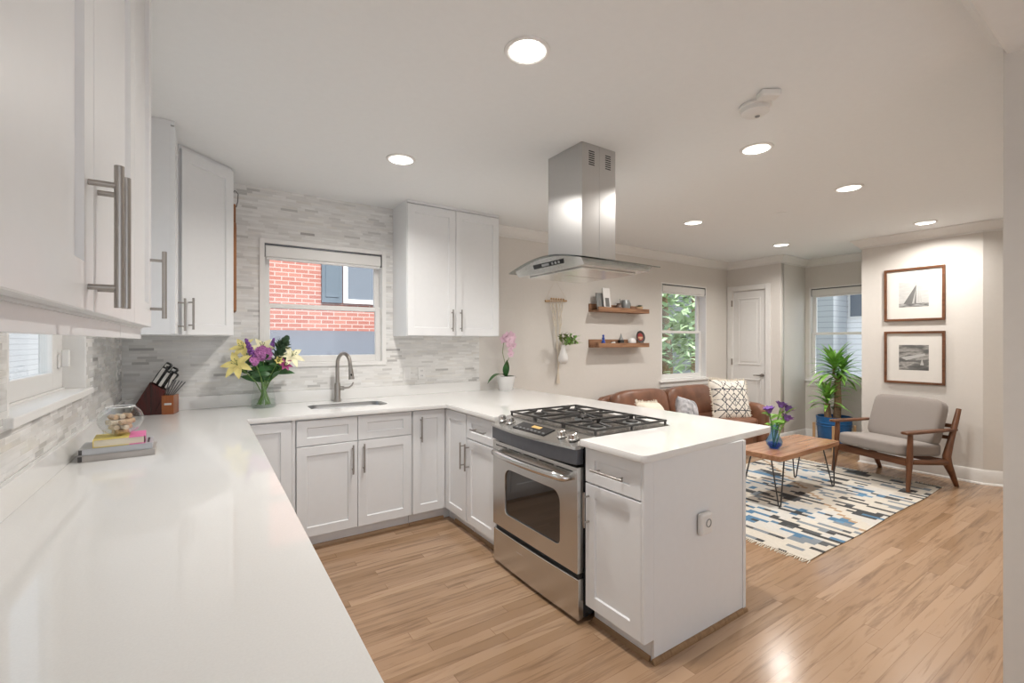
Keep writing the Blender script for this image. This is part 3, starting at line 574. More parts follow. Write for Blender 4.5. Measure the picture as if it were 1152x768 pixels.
A = [g.b.verts.new((x, y, 0.229)) for x, y in ri]; B_ = [g.b.verts.new((x*0.985, y*0.985, 0.02)) for x, y in ri]; C_ = [g.b.verts.new((x, y, 0.0)) for x, y in rb]
for a, b in ((A, B_), (B_, C_)):
    for i in range(len(a)): g.b.faces.new((a[i], a[(i+1) % len(a)], b[(i+1) % len(a)], b[i]))
g.b.faces.new(C_); g.build('basin', plain('sink_steel', (0.34, 0.34, 0.34), 0.28, 1.0, var=0.03), sk, smooth=50, solid=0.002)
G().cyl((0, 0.02, 0.0012), (0, 0.02, 0.005), 0.045).build('drain', MT['nickel'], sk, smooth=40)
fc = thing('faucet', 'brushed nickel gooseneck faucet behind the sink', 'faucet', (0.875, 3.855, 0.9142))
G().lathe([(0, 0), (0.029, 0), (0.029, 0.012), (0.024, 0.03), (0.024, 0.12), (0.020, 0.15), (0, 0.15)]).build('faucet_body', MT['nickel'], fc, smooth=40)
pts = [(0, 0, 0.15), (0, 0, 0.28)]
for k in range(1, 13):
    a = PI*k/12; pts.append((0.028*(1-math.cos(a))*1.05, -0.08*(1-math.cos(a)), 0.30+0.085*math.sin(a)))
pts += [(0.062, -0.165, 0.27)]
G().tube(pts, 0.0145, 14).build('spout', MT['nickel'], fc, smooth=40)
g = G().tube([(0.062, -0.165, 0.269), (0.064, -0.17, 0.23), (0.066, -0.175, 0.185)], [0.0165, 0.019, 0.022], 16); h = g.build('spray_head', MT['nickel'], fc, smooth=40)
G().blob((0.06, -0.192, 0.222), (0.006, 0.006, 0.010)).build('spray_button', MT['black'], h)
G().tube([(0.020, -0.005, 0.105), (0.05, -0.012, 0.105)], 0.017, 14).tube([(0.05, -0.012, 0.105), (0.085, -0.02, 0.108), (0.108, -0.026, 0.125), (0.118, -0.03, 0.15)], [0.009, 0.008, 0.007, 0.006], 10).build('lever', MT['nickel'], fc, smooth=40)

# ------------------------------------------------------------------ range
RY = 2.0975; RW = 0.795
rg = thing('gas_range', 'stainless slide-in gas range set into the peninsula', 'range', (1.555, RY, 0), -PI/2)
hw = RW/2
G().box(-hw, hw, 0.0, 0.645, 0.03, 0.895).build('range_body', MT['black'], rg)
for sx in (-1, 1):
    for y in (0.05, 0.58): G().cyl((sx*(hw-0.05), y, 0.0), (sx*(hw-0.05), y, 0.03), 0.02).build('foot', MT['black'], rg)
dz0, dz1 = 0.25, 0.772
dpoly = rect(-hw, hw, dz0, dz1); win = fillet(rect(-0.262, 0.262, 0.345, 0.622), {0: 0.03, 1: 0.03, 2: 0.06, 3: 0.06}, 6)
od = plate('oven_door', [dpoly, win], -0.042, -0.001, MT['steel'], rg, M=XZ, bevel=0.004)
G().prism([(x*0.999, 0.4835+(z-0.4835)*0.999) for x, z in win], -0.034, -0.004, 'xz').build('oven_window', MT['oven'], od)
for k in range(5):
    x = -0.30+k*0.15; G().box(x-0.062, x+0.062, -0.0428, -0.042, 0.745, 0.751).build('vent_slot', MT['shadow'], od)
hp = [(-0.335, -0.043, 0.71), (-0.33, -0.07, 0.712)]+[(-0.32+0.64*k/10, -0.082-0.022*math.sin(PI*k/10), 0.714) for k in range(11)]+[(0.33, -0.07, 0.712), (0.335, -0.043, 0.71)]
G().tube(hp, [0.014, 0.018]+[0.020]*11+[0.018, 0.014], 14).build('oven_handle', MT['chrome'], od, smooth=50)
wd_ = G(); n = 12
arc = [(-hw+RW*k/n, -0.042-0.018*math.sin(PI*k/n)) for k in range(n+1)]
dd = G().prism([(hw, -0.001), (-hw, -0.001)]+[(x, y*1.0) for x, y in [( -hw+RW*k/n, -0.038-0.008*math.sin(PI*k/n)) for k in range(n+1)]], 0.022, 0.222).build('storage_drawer', MT['steel'], rg, bevel=0.003)
G().box(-hw+0.01, hw-0.01, -0.02, -0.001, 0.2222, 0.2498).build('drawer_grip_recess', MT['shadow'], rg)  # black fill painted as the shade in the gap below the oven door
# bowed dark lip below the sloping control panel
lip = [(hw, -0.001), (-hw, -0.001)]+[(-hw+RW*k/n, -0.05-0.035*math.sin(PI*k/n)) for k in range(n+1)]
G().prism(lip, 0.785, 0.862).build('front_lip', MT['dgrey'], rg, bevel=0.006)
cp = G(); top = []; bot = []; low = []
for k in range(n+1):
    x = -hw+RW*k/n; yf = -0.056-0.035*math.sin(PI*k/n)
    bot.append(cp.b.verts.new((x, yf, 0.8622))); low.append(cp.b.verts.new((x, yf+0.003, 0.874))); top.append(cp.b.verts.new((x, 0.075, 0.918)))
b0 = [cp.b.verts.new((-hw, 0.075, 0.8955)), cp.b.verts.new((hw, 0.075, 0.8955))]; b1 = [cp.b.verts.new((-hw, -0.001, 0.8622)), cp.b.verts.new((hw, -0.001, 0.8622))]
for a, b in ((bot, low), (low, top)):
    for i in range(n): cp.b.faces.new((a[i], a[i+1], b[i+1], b[i]))
cp.b.faces.new([b1[0]]+bot+[b1[1]]); cp.b.faces.new(top+[b0[1], b0[0]]); cp.b.faces.new((b0[0], b0[1], b1[1], b1[0]))
cp.b.faces.new((bot[0], low[0], top[0], b0[0], b1[0])); cp.b.faces.new((bot[-1], low[-1], top[-1], b0[1], b1[1]))
pn = cp.build('control_panel', MT['steel'], rg, smooth=25)
slope = math.atan2(0.918-0.874, 0.075+0.088)
def on_panel(x, y): return Vector((x, y, 0.874+(y+0.075)*math.tan(slope)+0.0035))
Mt = Matrix.Rotation(slope, 4, 'X')
def paneled(g, x, y): g.xf(Matrix.Translation(on_panel(x, y)) @ Mt); return g
paneled(G().box(-0.15, 0.15, -0.042, 0.042, 0.0, 0.004), -0.02, -0.005).build('display_panel', MT['black'], pn)
paneled(G().box(-0.045, 0.035, 0.004, 0.030, 0.0042, 0.005), -0.0, -0.005).build('display', MT['led'], pn)
for i in range(8):
    paneled(G().box(-0.135+i*0.036, -0.115+i*0.036, -0.03, -0.020, 0.0042, 0.005), -0.02, -0.005).build('button', MT['pewter'], pn)
for x in (-0.345, -0.255, 0.235, 0.325):
    paneled(G().lathe([(0, 0), (0.029, 0), (0.029, 0.006), (0.024, 0.009), (0.0225, 0.030), (0.018, 0.034), (0, 0.034)], n=24), x, -0.002).build('knob', MT['chrome'], pn, smooth=40)
ckt = plate('cooktop', [fillet(rect(-hw, hw, 0.0755, 0.655), {2: 0.01, 3: 0.01})], 0.8955, 0.917, plain('cooktop_enamel', (0.12, 0.11, 0.10), 0.25), rg, bevel=0.004)
burners = [(-0.26, 0.22), (-0.26, 0.50), (0, 0.36), (0.26, 0.22), (0.26, 0.50)]
for x, y in burners:
    b_ = G().lathe([(0, 0), (0.055, 0), (0.05, 0.01), (0.042, 0.012), (0, 0.012)], (x, y, 0.9172)).build('burner', MT['pewter'], rg, smooth=40)
    G().lathe([(0, 0), (0.036, 0), (0.036, 0.006), (0.03, 0.009), (0, 0.009)], (x, y, 0.9294)).build('burner_cap', MT['iron'], b_, smooth=40)
for gi, (gx0, gx1) in enumerate(((-0.39, -0.133), (-0.130, 0.130), (0.133, 0.39))):
    g = G(); y0, y1 = 0.085, 0.645; z = 0.945; r = 0.0075
    def bar(p, q, rr=r): g.tube([p, q], rr, 6)
    g.box(gx0, gx1, y0, y0+0.014, z-0.010, z).box(gx0, gx1, y1-0.014, y1, z-0.010, z).box(gx0, gx0+0.012, y0+0.014, y1-0.014, z-0.010, z).box(gx1-0.012, gx1, y0+0.014, y1-0.014, z-0.010, z)
    xm = (gx0+gx1)/2
    for (cx, cy) in [b for b in burners if gx0 < b[0] < gx1]:
        for a in range(0, 360, 45 if gi == 1 else 90):
            for off in (0,):
                ca_, sa = math.cos(math.radians(a)), math.sin(math.radians(a)); rr = 0.115 if abs(sa) < 0.8 else 0.125
                if gi == 1 and abs(sa) > 0.9: rr = 0.26
                bar((cx+ca_*0.028, cy+sa*0.028, z+0.006), (cx+ca_*rr, cy+sa*rr, z-0.003))
    if gi != 1: g.box(gx0+0.012, gx1-0.012, 0.354, 0.366, z-0.010, z)
    for x in (gx0+0.006, gx1-0.006):
        for y in (y0+0.007, y1-0.007, 0.36): g.cyl((x, y, 0.9172), (x, y, z-0.005), 0.007, 6)
    g.build('grate', MT['iron'], rg)

# ------------------------------------------------------------------ range hood
hx, hy = 1.965, 2.172
ho = thing('range_hood', 'stainless island range hood with curved glass canopy hanging from the ceiling', 'range hood', (hx, hy, 1.80), -PI/2)
# local: x along width (towards camera = +x), -y faces the cook
GW, GD = 0.365, 0.305
def gz(x): return 0.036+0.056*math.cos(PI*0.5*min(1, abs(x)/GW))**1.0
g = G(); n = 24
rows = []
for k in range(n+1):
    x = -GW+2*GW*k/n
    rows.append([g.b.verts.new((x, y, gz(x)+dz)) for y, dz in ((-GD, 0), (GD, 0), (GD, 0.007), (-GD, 0.007))])
for a, b in zip(rows, rows[1:]):
    for j in range(4): g.b.faces.new((a[j], b[j], b[(j+1) % 4], a[(j+1) % 4]))
g.b.faces.new(rows[0]); g.b.faces.new(rows[-1][::-1]); g.build('glass_canopy', MT['hoodg'], ho, smooth=30)
g = G(); bx = 0.315; lowp = []; topp = []
for k in range(n+1):
    x = -bx+2*bx*k/n; zz = gz(x)-0.0008
    lowp.append((g.b.verts.new((x, -0.262, min(0.012, zz-0.002))), g.b.verts.new((x, 0.262, min(0.012, zz-0.002))))); topp.append((g.b.verts.new((x, -0.285, zz)), g.b.verts.new((x, 0.285, zz))))
for k in range(n):
    g.b.faces.new((lowp[k][0], lowp[k+1][0], topp[k+1][0], topp[k][0])); g.b.faces.new((lowp[k][1], topp[k][1], topp[k+1][1], lowp[k+1][1]))
    g.b.faces.new((topp[k][0], topp[k+1][0], topp[k+1][1], topp[k][1])); g.b.faces.new((lowp[k][0], lowp[k][1], lowp[k+1][1], lowp[k+1][0]))
g.b.faces.new((lowp[0][0], topp[0][0], topp[0][1], lowp[0][1])); g.b.faces.new((lowp[-1][0], lowp[-1][1], topp[-1][1], topp[-1][0]))
bd = g.build('hood_body', MT['steel'], ho, smooth=30)
G().box(-0.25, -0.004, -0.22, 0.22, 0.002, 0.0118).build('grease_filter', MT['chrome'], bd, bevel=0.003)
G().box(0.004, 0.25, -0.22, 0.22, 0.002, 0.0118).build('grease_filter', MT['chrome'], bd, bevel=0.003)
tl = math.atan2(0.023, 0.055)
G().box(-0.14, 0.14, -0.004, 0.0, -0.013, 0.013).xf(Matrix.Translation((0.015, -0.2765, 0.052)) @ Matrix.Rotation(tl, 4, 'X')).build('control_display', MT['black'], bd)
for x, hw_ in ((-0.02, 0.035), (0.045, 0.008), (0.075, 0.008), (0.105, 0.008)): G().box(x-hw_, x+hw_, -0.005, -0.004, -0.007, 0.007).xf(Matrix.Translation((0.015, -0.2765, 0.052)) @ Matrix.Rotation(tl, 4, 'X')).build('control_button', MT['pewter'], bd)
zt = CZ-1.80-0.0005
chm = G().box(-0.16, 0.16, -0.138, -0.0005, 0.094, zt).build('chimney_cover', MT['steelz'], ho, bevel=0.002)
chb = G().box(-0.16, 0.16, 0.0005, 0.138, 0.094, zt).build('chimney_cover', MT['steelz'], ho, bevel=0.002)
for par, y0 in ((chm, -0.085), (chb, 0.05)):
    for k in range(7): G().box(0.16, 0.1612, y0, y0+0.045, zt-0.125+k*0.013, zt-0.119+k*0.013).build('vent_slot', MT['shadow'], par)

# ------------------------------------------------------------------ ceiling fittings
lt_labels = ['recessed ceiling light nearest the camera, above the middle of the kitchen floor', 'recessed ceiling light over the counter in front of the sink window', 'recessed ceiling light just beyond the smoke alarm',
 'recessed ceiling light over the rug, between smoke alarm and framed prints', 'recessed ceiling light right behind the range hood, over the sofa side', 'small far recessed ceiling light in front of the panel door', 'recessed ceiling light nearest the framed prints']
def downlight(x, y, lb):
    t = thing('recessed_light', lb, 'ceiling light', (x, y, CZ), 0, 'recessed ceiling lights')
    G().lathe([(0.093, -0.0005), (0.092, -0.005), (0.080, -0.008), (0.072, -0.004), (0.046, 0.095), (0.0742, 0.095), (0.0742, -0.0005)], n=40, close=True).build('trim_ring', MT['plate'], t, smooth=40)
    G().lathe([(0, 0.085), (0.0475, 0.085), (0.0475, 0.093), (0, 0.093)], n=32).build('lens', MT['lens'], t)
    ld = bpy.data.lights.new('downlight_lamp', 'AREA'); ld.shape = 'DISK'; ld.size = 0.13; ld.energy = LAMP; ld.color = (1.0, 0.955, 0.90); ld.spread = math.radians(150)
    lo = bpy.data.objects.new('downlight_lamp', ld); COL.objects.link(lo); lo.parent = t; lo.location = (0, 0, 0.004)
    return t
d0 = downlight(*lights[0], lt_labels[0])
for (x, y), lb in list(zip(lights, lt_labels))[1:]: dup(d0, (x, y, CZ), label=lb)
t = thing('smoke_alarm', 'round white smoke alarm on the ceiling right of the hood', 'smoke alarm', (2.27, 1.235, CZ))
G().lathe([(0, -0.001), (0.072, -0.001), (0.074, -0.012), (0.066, -0.016), (0.064, -0.036), (0.05, -0.046), (0, -0.048)], n=36).build('alarm_body', MT['plate'], t, smooth=40)
G().lathe([(0, -0.0485), (0.012, -0.0485), (0.010, -0.052), (0, -0.052)], (0.02, 0, 0)).build('test_button', MT['pewter'], t)
t = thing('ceiling_sensor', 'small white box on the ceiling beside the smoke alarm', 'sensor', (2.195, 1.13, CZ), math.radians(-35))
G().box(-0.045, 0.045, -0.03, 0.03, -0.032, -0.0005).build('sensor_case', MT['plate'], t, bevel=0.008, seg=3)
tag(G().lathe([(0, -0.0005), (0.05, -0.0005), (0.05, -0.004), (0.04, -0.006), (0, -0.006)], n=32).build('ceiling_cover_plate', MT['ceil'], smooth=40), 'flat round blank cover plate on the living room ceiling', 'cover plate').location = (4.37, 2.144, CZ)

# ------------------------------------------------------------------ small wall fittings
def outlet(loc, rz, lb, kind):
    t = thing('wall_outlet' if kind else 'wall_switch', lb, 'outlet' if kind else 'switch', loc, rz)
    p = G().box(-0.036, 0.036, -0.006, -0.0003, -0.058, 0.058).build('cover_plate', MT['plate'], t, bevel=0.002)
    if kind:
        for z in (0.022, -0.022):
            s = G().box(-0.016, 0.016, -0.008, -0.006, z-0.014, z+0.014).build('socket', MT['ceramic'], t, bevel=0.002)
            G().box(-0.007, -0.004, -0.0085, -0.008, z-0.004, z+0.006).box(0.004, 0.007, -0.0085, -0.008, z-0.004, z+0.006).build('slot', MT['shadow'], s)
    else: G().box(-0.016, 0.016, -0.009, -0.006, -0.033, 0.033).build('rocker', MT['ceramic'], t, bevel=0.002)
    return t
outlet((1.50, WB, 1.105), 0, 'white wall switch on the mosaic, left of the outlet near the sink', 0)
outlet((1.64, WB, 1.105), 0, 'white double outlet on the mosaic right of the faucet', 1)
outlet((WL, 3.76, 1.21), PI/2, 'white outlet on the left mosaic wall by the corner', 1)
t = thing('gas_alarm', 'round-cornered white plug-in alarm on the peninsula end panel', 'alarm', (1.96, 1.319, 0.535), 0)
G().box(-0.046, 0.046, -0.028, -0.0005, -0.052, 0.052).build('alarm_case', MT['plate'], t, bevel=0.0135, seg=4)
G().lathe([(0.016, 0), (0.020, 0), (0.020, 0.002), (0.016, 0.002)], n=28, close=True).xf(Matrix.Translation((0.008, -0.0285, 0.004)) @ Matrix.Rotation(PI/2, 4, 'X')).build('ring_mark', MT['pewter'], t)
# paddle board hung on the side of the corner cabinet
t = thing('cutting_board', 'brown wooden paddle board hanging on the side of the corner cabinet', 'cutting board', (0.1402, 3.775, 1.60), 0)
G().prism(fillet(rect(-0.10, 0.10, 0.0, 0.62), {0: 0.03, 1: 0.03, 2: 0.05, 3: 0.05}), 0.006, 0.030, 'yz').build('board', MT['board'], t, bevel=0.003)
G().prism(fillet(rect(-0.02, 0.02, 0.6205, 0.76), {2: 0.018, 3: 0.018}), 0.006, 0.030, 'yz').build('board_handle', MT['board'], t, bevel=0.003)
G().tube([(0.004, 0.0, 0.83), (0.025, -0.004, 0.855), (0.045, 0, 0.835), (0.042, 0.003, 0.78), (0.033, 0.002, 0.74)], 0.003, 8).build('hanging_cord', MT['ink'], t, smooth=50)

# ------------------------------------------------------------------ things on the kitchen counter
CT = 0.9142
def book(name, lb, x0, x1, y0, y1, z0, z1, cov, rz=0, spine='y0', cat='book'):
    cx, cy = (x0+x1)/2, (y0+y1)/2; w_, d_ = (x1-x0)/2, (y1-y0)/2
    t = thing(name, lb, cat, (cx, cy, z0), rz)
    h = z1-z0; c = 0.003
    G().box(-w_+c, w_-0.004, -d_+0.004, d_-0.004, c, h-c).build('pages', MT['page'], t)
    g = G().box(-w_, w_, -d_, d_, 0, c).box(-w_, w_, -d_, d_, h-c, h)
    g.box(-w_, -w_+c, -d_, d_, c, h-c) if spine == 'x0' else g.box(-w_, w_, -d_, -d_+c, c, h-c)
    g.build('cover', cov, t, bevel=0.001)
    return t, w_, d_, h
b1, *_ = book('book', 'large taupe book at the bottom of the stack under the glass bowl', -0.425, -0.185, 2.45, 2.63, CT, CT+0.026, MT['taupe'], math.radians(2))
G().box(-0.1205, -0.108, -0.0905, -0.09, 0.003, 0.023).build('spine_band', MT['ink'], b1)
b2, *_ = book('book', 'large silver-grey book in the middle of the stack under the glass bowl', -0.425, -0.195, 2.455, 2.625, CT+0.0262, CT+0.051, MT['silver'], math.radians(3))
G().box(-0.1155, -0.105, -0.0855, -0.085, 0.003, 0.022).build('spine_band', MT['ink'], b2)
G().box(0.096, 0.104, -0.06, 0.06, 0.0248, 0.0252).build('title_strip', MT['ink'], b2)
b3, w3, d3, h3 = book('book', 'yellow and pink paperback on top of the stack under the glass bowl', -0.385, -0.220, 2.46, 2.60, CT+0.0514, CT+0.084, MT['yellow'], math.radians(4), 'x0')
G().box(0.03, w3+0.0006, -d3-0.0006, d3+0.0006, h3-0.0035, h3+0.0004).box(w3+0.0001, w3+0.0008, -d3, d3, 0.003, h3-0.0036).box(0.03, w3, -d3-0.0006, d3+0.0006, -0.0003, 0.0035).build('pink_cover_band', MT['pink'], b3)
BX, BY, BZ = -0.303, 2.53, CT+0.085
bw = thing('glass_bowl', 'round clear glass bowl of corks standing on the stack of books', 'bowl', (BX, BY, BZ))
R_ = 0.077; prof = [(0, 0.0005)]+[(R_*math.sin(a), R_*0.86-R_*0.86*math.cos(a)) for a in [math.radians(q) for q in range(24, 142, 9)]]
inn = [(max(0, r-0.003), z+0.003) for r, z in prof[::-1]]
b_ = G().lathe(prof, n=40).build('bowl_glass', glass('bowl_glass', (0.93, 0.95, 0.95), 1.8), bw, smooth=60)
G().lathe([(prof[-1][0]-0.001, prof[-1][1]), (prof[-1][0]+0.0015, prof[-1][1]+0.001), (prof[-1][0], prof[-1][1]+0.003)], n=40, close=True).build('bowl_rim', MT['ceramic'], b_, smooth=60)
def cork(p, az, el, mt, lb):
    return G().cyl((-0.0215, 0, 0), (0.0215, 0, 0), 0.0105, 14).build('wine_cork', mt, bevel=0.0015)
c0 = tag(cork(0, 0, 0, MT['cork'], ''), 'wine cork lying in the round glass bowl', 'cork', 'corks in the glass bowl')
c1 = tag(cork(0, 0, 0, MT['corkw'], ''), 'wine cork lying in the round glass bowl', 'cork', 'corks in the glass bowl')
spots = []
for lay, (zc, offs) in enumerate(((0.0135, (-0.012, 0.012)), (0.035, (-0.024, 0.0, 0.024)), (0.057, (-0.036, -0.012, 0.012, 0.036)), (0.0785, (-0.024, 0.002, 0.026)))):
    for k, o in enumerate(offs):
        a = math.radians(35 if lay % 2 == 0 else 125)+random.uniform(-0.03, 0.03)
        for l in ((-0.0225, 0.0225) if lay in (1, 2) and abs(o) < 0.02 else (0.0,)): spots.append((BX-math.sin(a)*o+math.cos(a)*l, BY+math.cos(a)*o+math.sin(a)*l, BZ+zc, a))
first = {0: True, 1: True}
for i, (x, y, z, a) in enumerate(spots):
    k = i % 2; src = (c0, c1)[k]
    o = src if first[k] else dup(src, (0, 0, 0)); first[k] = False
    o.location = (x, y, z); o.rotation_euler = (0, 0, a)
# knife block: local x is the lean direction
kb = thing('knife_block', 'dark cherry knife block with a steak knife holder in the back left corner', 'knife block', (-0.278, 3.845, CT), math.radians(-12))
sh = 0.115
G().prism([(-0.135, 0.0), (0.0, 0.0), (0.042, 0.095), (0.062, 0.155), (-0.02, 0.215)], -0.055, 0.055, 'xz').build('slanted_block', MT['cherry'], kb, bevel=0.003)
G().box(0.0445, 0.112, -0.062, 0.05, 0, 0.125).build('steak_block', MT['cherryl'], kb, bevel=0.003)
G().box(0.0005, 0.044, -0.05, 0.05, 0, 0.0945).build('base_fillet', MT['cherry'], kb)
G().box(0.060, 0.100, -0.0632, -0.0622, 0.062, 0.075).build('name_plate', MT['chrome'], kb)
def knife(nm, lb, grp, ln, r, mt, cat='knife', pl='xz'):
    t = thing(nm, lb, cat, group=grp)
    G().prism([(-0.010*r, 0.0), (0.010*r, 0.0), (0.012*r, ln*0.25), (0.009*r, ln*0.6), (0.013*r, ln*0.92), (0.006*r, ln), (-0.008*r, ln), (-0.011*r, ln*0.5)], -0.007*r, 0.007*r, pl).build('handle_scales', mt, t, bevel=0.002)
    (G().box(-0.0062*r, 0.0062*r, -0.0078*r, 0.0078*r, ln*0.04, ln*0.93) if pl == 'xz' else G().box(-0.0078*r, 0.0078*r, -0.0062*r, 0.0062*r, ln*0.04, ln*0.93)).build('handle_tang', MT['nickel'] if mt is MT['dgrey'] else MT['chrome'], t)
    return t
rot = Matrix.Rotation(math.radians(-12), 4, 'Z')
def kpos(x, y, z): q = rot @ Vector((x, y, z)); return (q.x-0.278, q.y+3.845, q.z+CT)
lean = 0.52
labs = ['tall steel and black knife handle at the back left of the cherry block', 'thick black knife handle at the top middle of the cherry block', 'slim knife handle in the front left slot of the cherry block', 'mid-length knife handle in the front middle slot of the cherry block', 'knife handle standing lowest right in the slanted cherry block']
k0 = None
for i, (x, y, sc) in enumerate(((-0.008, 0.03, 1.4), (0.03, 0.03, 1.35), (-0.004, -0.022, 1.15), (0.025, -0.025, 1.05), (0.052, 0.0, 1.15))):
    zt_ = 0.215-(x+0.02)*0.735+0.0015
    if k0 is None: k0 = knife('kitchen_knife', labs[0], 'kitchen knives in the cherry block', 0.105, 1.35, MT['black']); o = k0
    else: o = dup(k0, (0, 0, 0), label=labs[i])
    o.location = kpos(x, y, zt_); o.rotation_euler = (0, lean, math.radians(-12)); o.scale = (sc, sc, sc)
k1 = None
for i in range(6):
    if k1 is None: k1 = knife('steak_knife', 'slim steak knife standing in the front holder of the cherry block', 'steak knives in the front holder', 0.105, 0.45, MT['dgrey'], pl='yz'); o = k1
    else: o = dup(k1, (0, 0, 0))
    o.location = kpos(0.052+0.0105*i, -0.012-0.004*i, 0.1265); o.rotation_euler = (0, 0.24+0.085*i, math.radians(-12))

# bouquet in the glass jar
VX, VY = 0.345, 3.80
vs = thing('glass_vase', 'clear glass jar vase holding the mixed bouquet left of the sink', 'vase', (VX, VY, CT))
po = [(0, 0.0005), (0.080, 0.0005), (0.083, 0.01), (0.080, 0.05), (0.066, 0.13), (0.062, 0.165), (0.068, 0.185)]
G().lathe(po, n=36).build('vase_glass', MT['clear'], vs, smooth=50)
G().lathe([(0, 0.0045), (0.074, 0.0045), (0.0765, 0.012), (0.0715, 0.06), (0, 0.06)], n=36).build('water', glass('water', (0.93, 0.97, 0.95), 0.6), vs, smooth=50)
def flower(lb, top, foot, build_bloom, cat='flower', leaves=3, name='cut_flower', lm='leafd', base=None, grp=None, sr=0.0035, lw=0.045, ll=0.11):
    bx, by, bz = base or (VX, VY, CT)
    top = Vector(top); foot = Vector(foot)
    t = thing(name, lb, cat, (bx, by, bz), group=grp)
    mid = foot.lerp(top, 0.55)+Vector((-(top.x-foot.x)*0.12, -(top.y-foot.y)*0.12, 0.012))
    pts = [foot.lerp(mid, k/4) for k in range(5)]+[mid.lerp(top, k/4) for k in range(1, 5)]
    G().tube(pts, sr, 7).build('stem', MT['stem'], t, smooth=50)
    if leaves:
        g = G()
        for k in range(leaves):
            p = pts[4+k % 4]; a = random.uniform(0, 2*PI)
            a = random.uniform(0, PI) if a > PI and random.random() < 0.3 else a
            g.leaf(p, (math.cos(a), math.sin(a)*0.6, random.uniform(0.4, 1.1)), (random.uniform(-0.4, 0.4), -1, random.uniform(0.0, 0.9)), ll*random.uniform(0.7, 1.15), lw, 0.9, 6)
        g.build('leaves', MT[lm], t, smooth=60)
    build_bloom(t, top, (top-mid).normalized())
    return t
def frame_of(d): 
    d = Vector(d).normalized(); u = d.orthogonal().normalized(); return d, u, d.cross(u)
def lily(mt, sz, open_=0.75):
    def f(t, p, d):
        d, u, v = frame_of(Vector(d)*0.55+Vector((-0.12, -0.8, 0.15))); g = G()
        for k in range(6):
            a = k*PI/3; rd = u*math.cos(a)+v*math.sin(a)
            g.leaf(p, d*(1-open_)+rd*open_, d, sz, sz*0.44, 0.5, 7, 0.35)
        g.build('bloom', MT[mt], t, smooth=60)
        g = G()
        for k in range(5):
            a = k*2*PI/5; q = p+d*sz*0.55+(u*math.cos(a)+v*math.sin(a))*sz*0.16
            g.tube([p, q], 0.0014, 5).blob(q, (0.004, 0.004, 0.004), 6, 4)
        g.build('stamens', MT['leafo'], t)
    return f
def pompon(mt, n, r, br):
    def f(t, p, d):
        g = G()
        for k in range(n):
            a = k*2.4; q = math.sqrt((k+0.5)/n)*r
            c = Vector(p)+Vector((q*math.cos(a), -0.5*r*(1-(q/r)**2), 0.75*q*math.sin(a)))
            for j in range(9):
                b = j*2*PI/9; g.leaf(c, (math.cos(b), -0.4, math.sin(b)), (0, -1, 0.1), br, br*0.5, 0.1, 3)
            g.blob(c, (br*0.35, br*0.35, br*0.3), 7, 5)
        g.build('bloom', MT[mt], t)
    return f
def spike(mt, ln, r):
    def f(t, p, d):
        d, u, v = frame_of(d); g = G()
        for k in range(34):
            s_ = k/34; a = k*2.4; c = Vector(p)+d*(s_*ln-ln*0.6)+(u*math.cos(a)+v*math.sin(a))*r*(1-s_*0.75)
            g.blob(c, r*0.75*(1-s_*0.5), 6, 4)
        g.build('bloom', MT[mt], t, smooth=60)
    return f
def rosette(mt, r):
    def f(t, p, d):
        d, u, v = frame_of(d); g = G()
        for k in range(36):
            s_ = k/36; a = k*2.4; rd = u*math.cos(a)+v*math.sin(a)
            g.leaf(Vector(p)+d*(s_*r*1.2-r*0.7)+rd*r*0.25*(1-s_), rd*(1-s_*0.6)+d*(0.35+s_), d, r*(0.95-s_*0.4), r*0.6, -0.35, 4, 0.4)
        g.blob(Vector(p), (r*0.4, r*0.4, r*0.55), 8, 6); g.build('bloom', MT[mt], t, smooth=60)
    return f
fl = flower
ft = lambda x, y: (x, y, 0.02)
fl('wide open yellow lily hanging low at the left of the bouquet', (-0.165, -0.06, 0.315), ft(0.03, 0.01), lily('lily', 0.115, 0.85), leaves=4)
fl('pale yellow lily high at the upper left of the bouquet', (-0.125, 0.03, 0.43), ft(0.035, -0.01), lily('lily', 0.095), leaves=3)
fl('cream lily at the right edge of the bouquet', (0.18, -0.05, 0.37), ft(-0.04, 0.02), lily('lilyw', 0.10, 0.85), leaves=4)
fl('cream lily behind the mauve chrysanthemum in the middle of the bouquet', (0.0, 0.06, 0.43), ft(-0.01, 0.03), lily('lilyw', 0.095, 0.7), leaves=2)
fl('small yellow lily bud right of centre in the bouquet', (0.085, -0.08, 0.33), ft(-0.02, -0.02), lily('lily', 0.055, 0.4), leaves=1)
fl('leaning purple salvia spike left of centre in the bouquet', (-0.095, -0.07, 0.44), ft(0.02, 0.02), spike('purple', 0.17, 0.02), leaves=1)
fl('upright dark purple salvia tip at the back of the bouquet', (0.07, 0.07, 0.475), ft(0.0, 0.04), spike('purple', 0.08, 0.013), leaves=1)
fl('mauve chrysanthemum cluster in the middle of the bouquet', (-0.01, -0.06, 0.395), ft(0.01, -0.03), pompon('mauve', 20, 0.055, 0.025), leaves=4)
fl('small mauve chrysanthemum below the purple spike in the bouquet', (-0.065, -0.11, 0.345), ft(0.02, -0.02), pompon('mauve', 3, 0.022, 0.028), leaves=3)
fl('dark green artichoke-like head at the upper right of the bouquet', (0.135, 0.0, 0.465), ft(-0.03, 0.0), rosette('artich', 0.07), leaves=6, lw=0.07)
fl('dusky blue-green rosette right of centre in the bouquet', (0.105, -0.05, 0.40), ft(-0.02, 0.03), rosette('artich', 0.065), leaves=5, lw=0.07)
fl('magenta bloom tucked low at the right of the bouquet', (0.13, -0.08, 0.305), ft(-0.03, 0.01), lily('magenta', 0.06, 0.6), leaves=3)
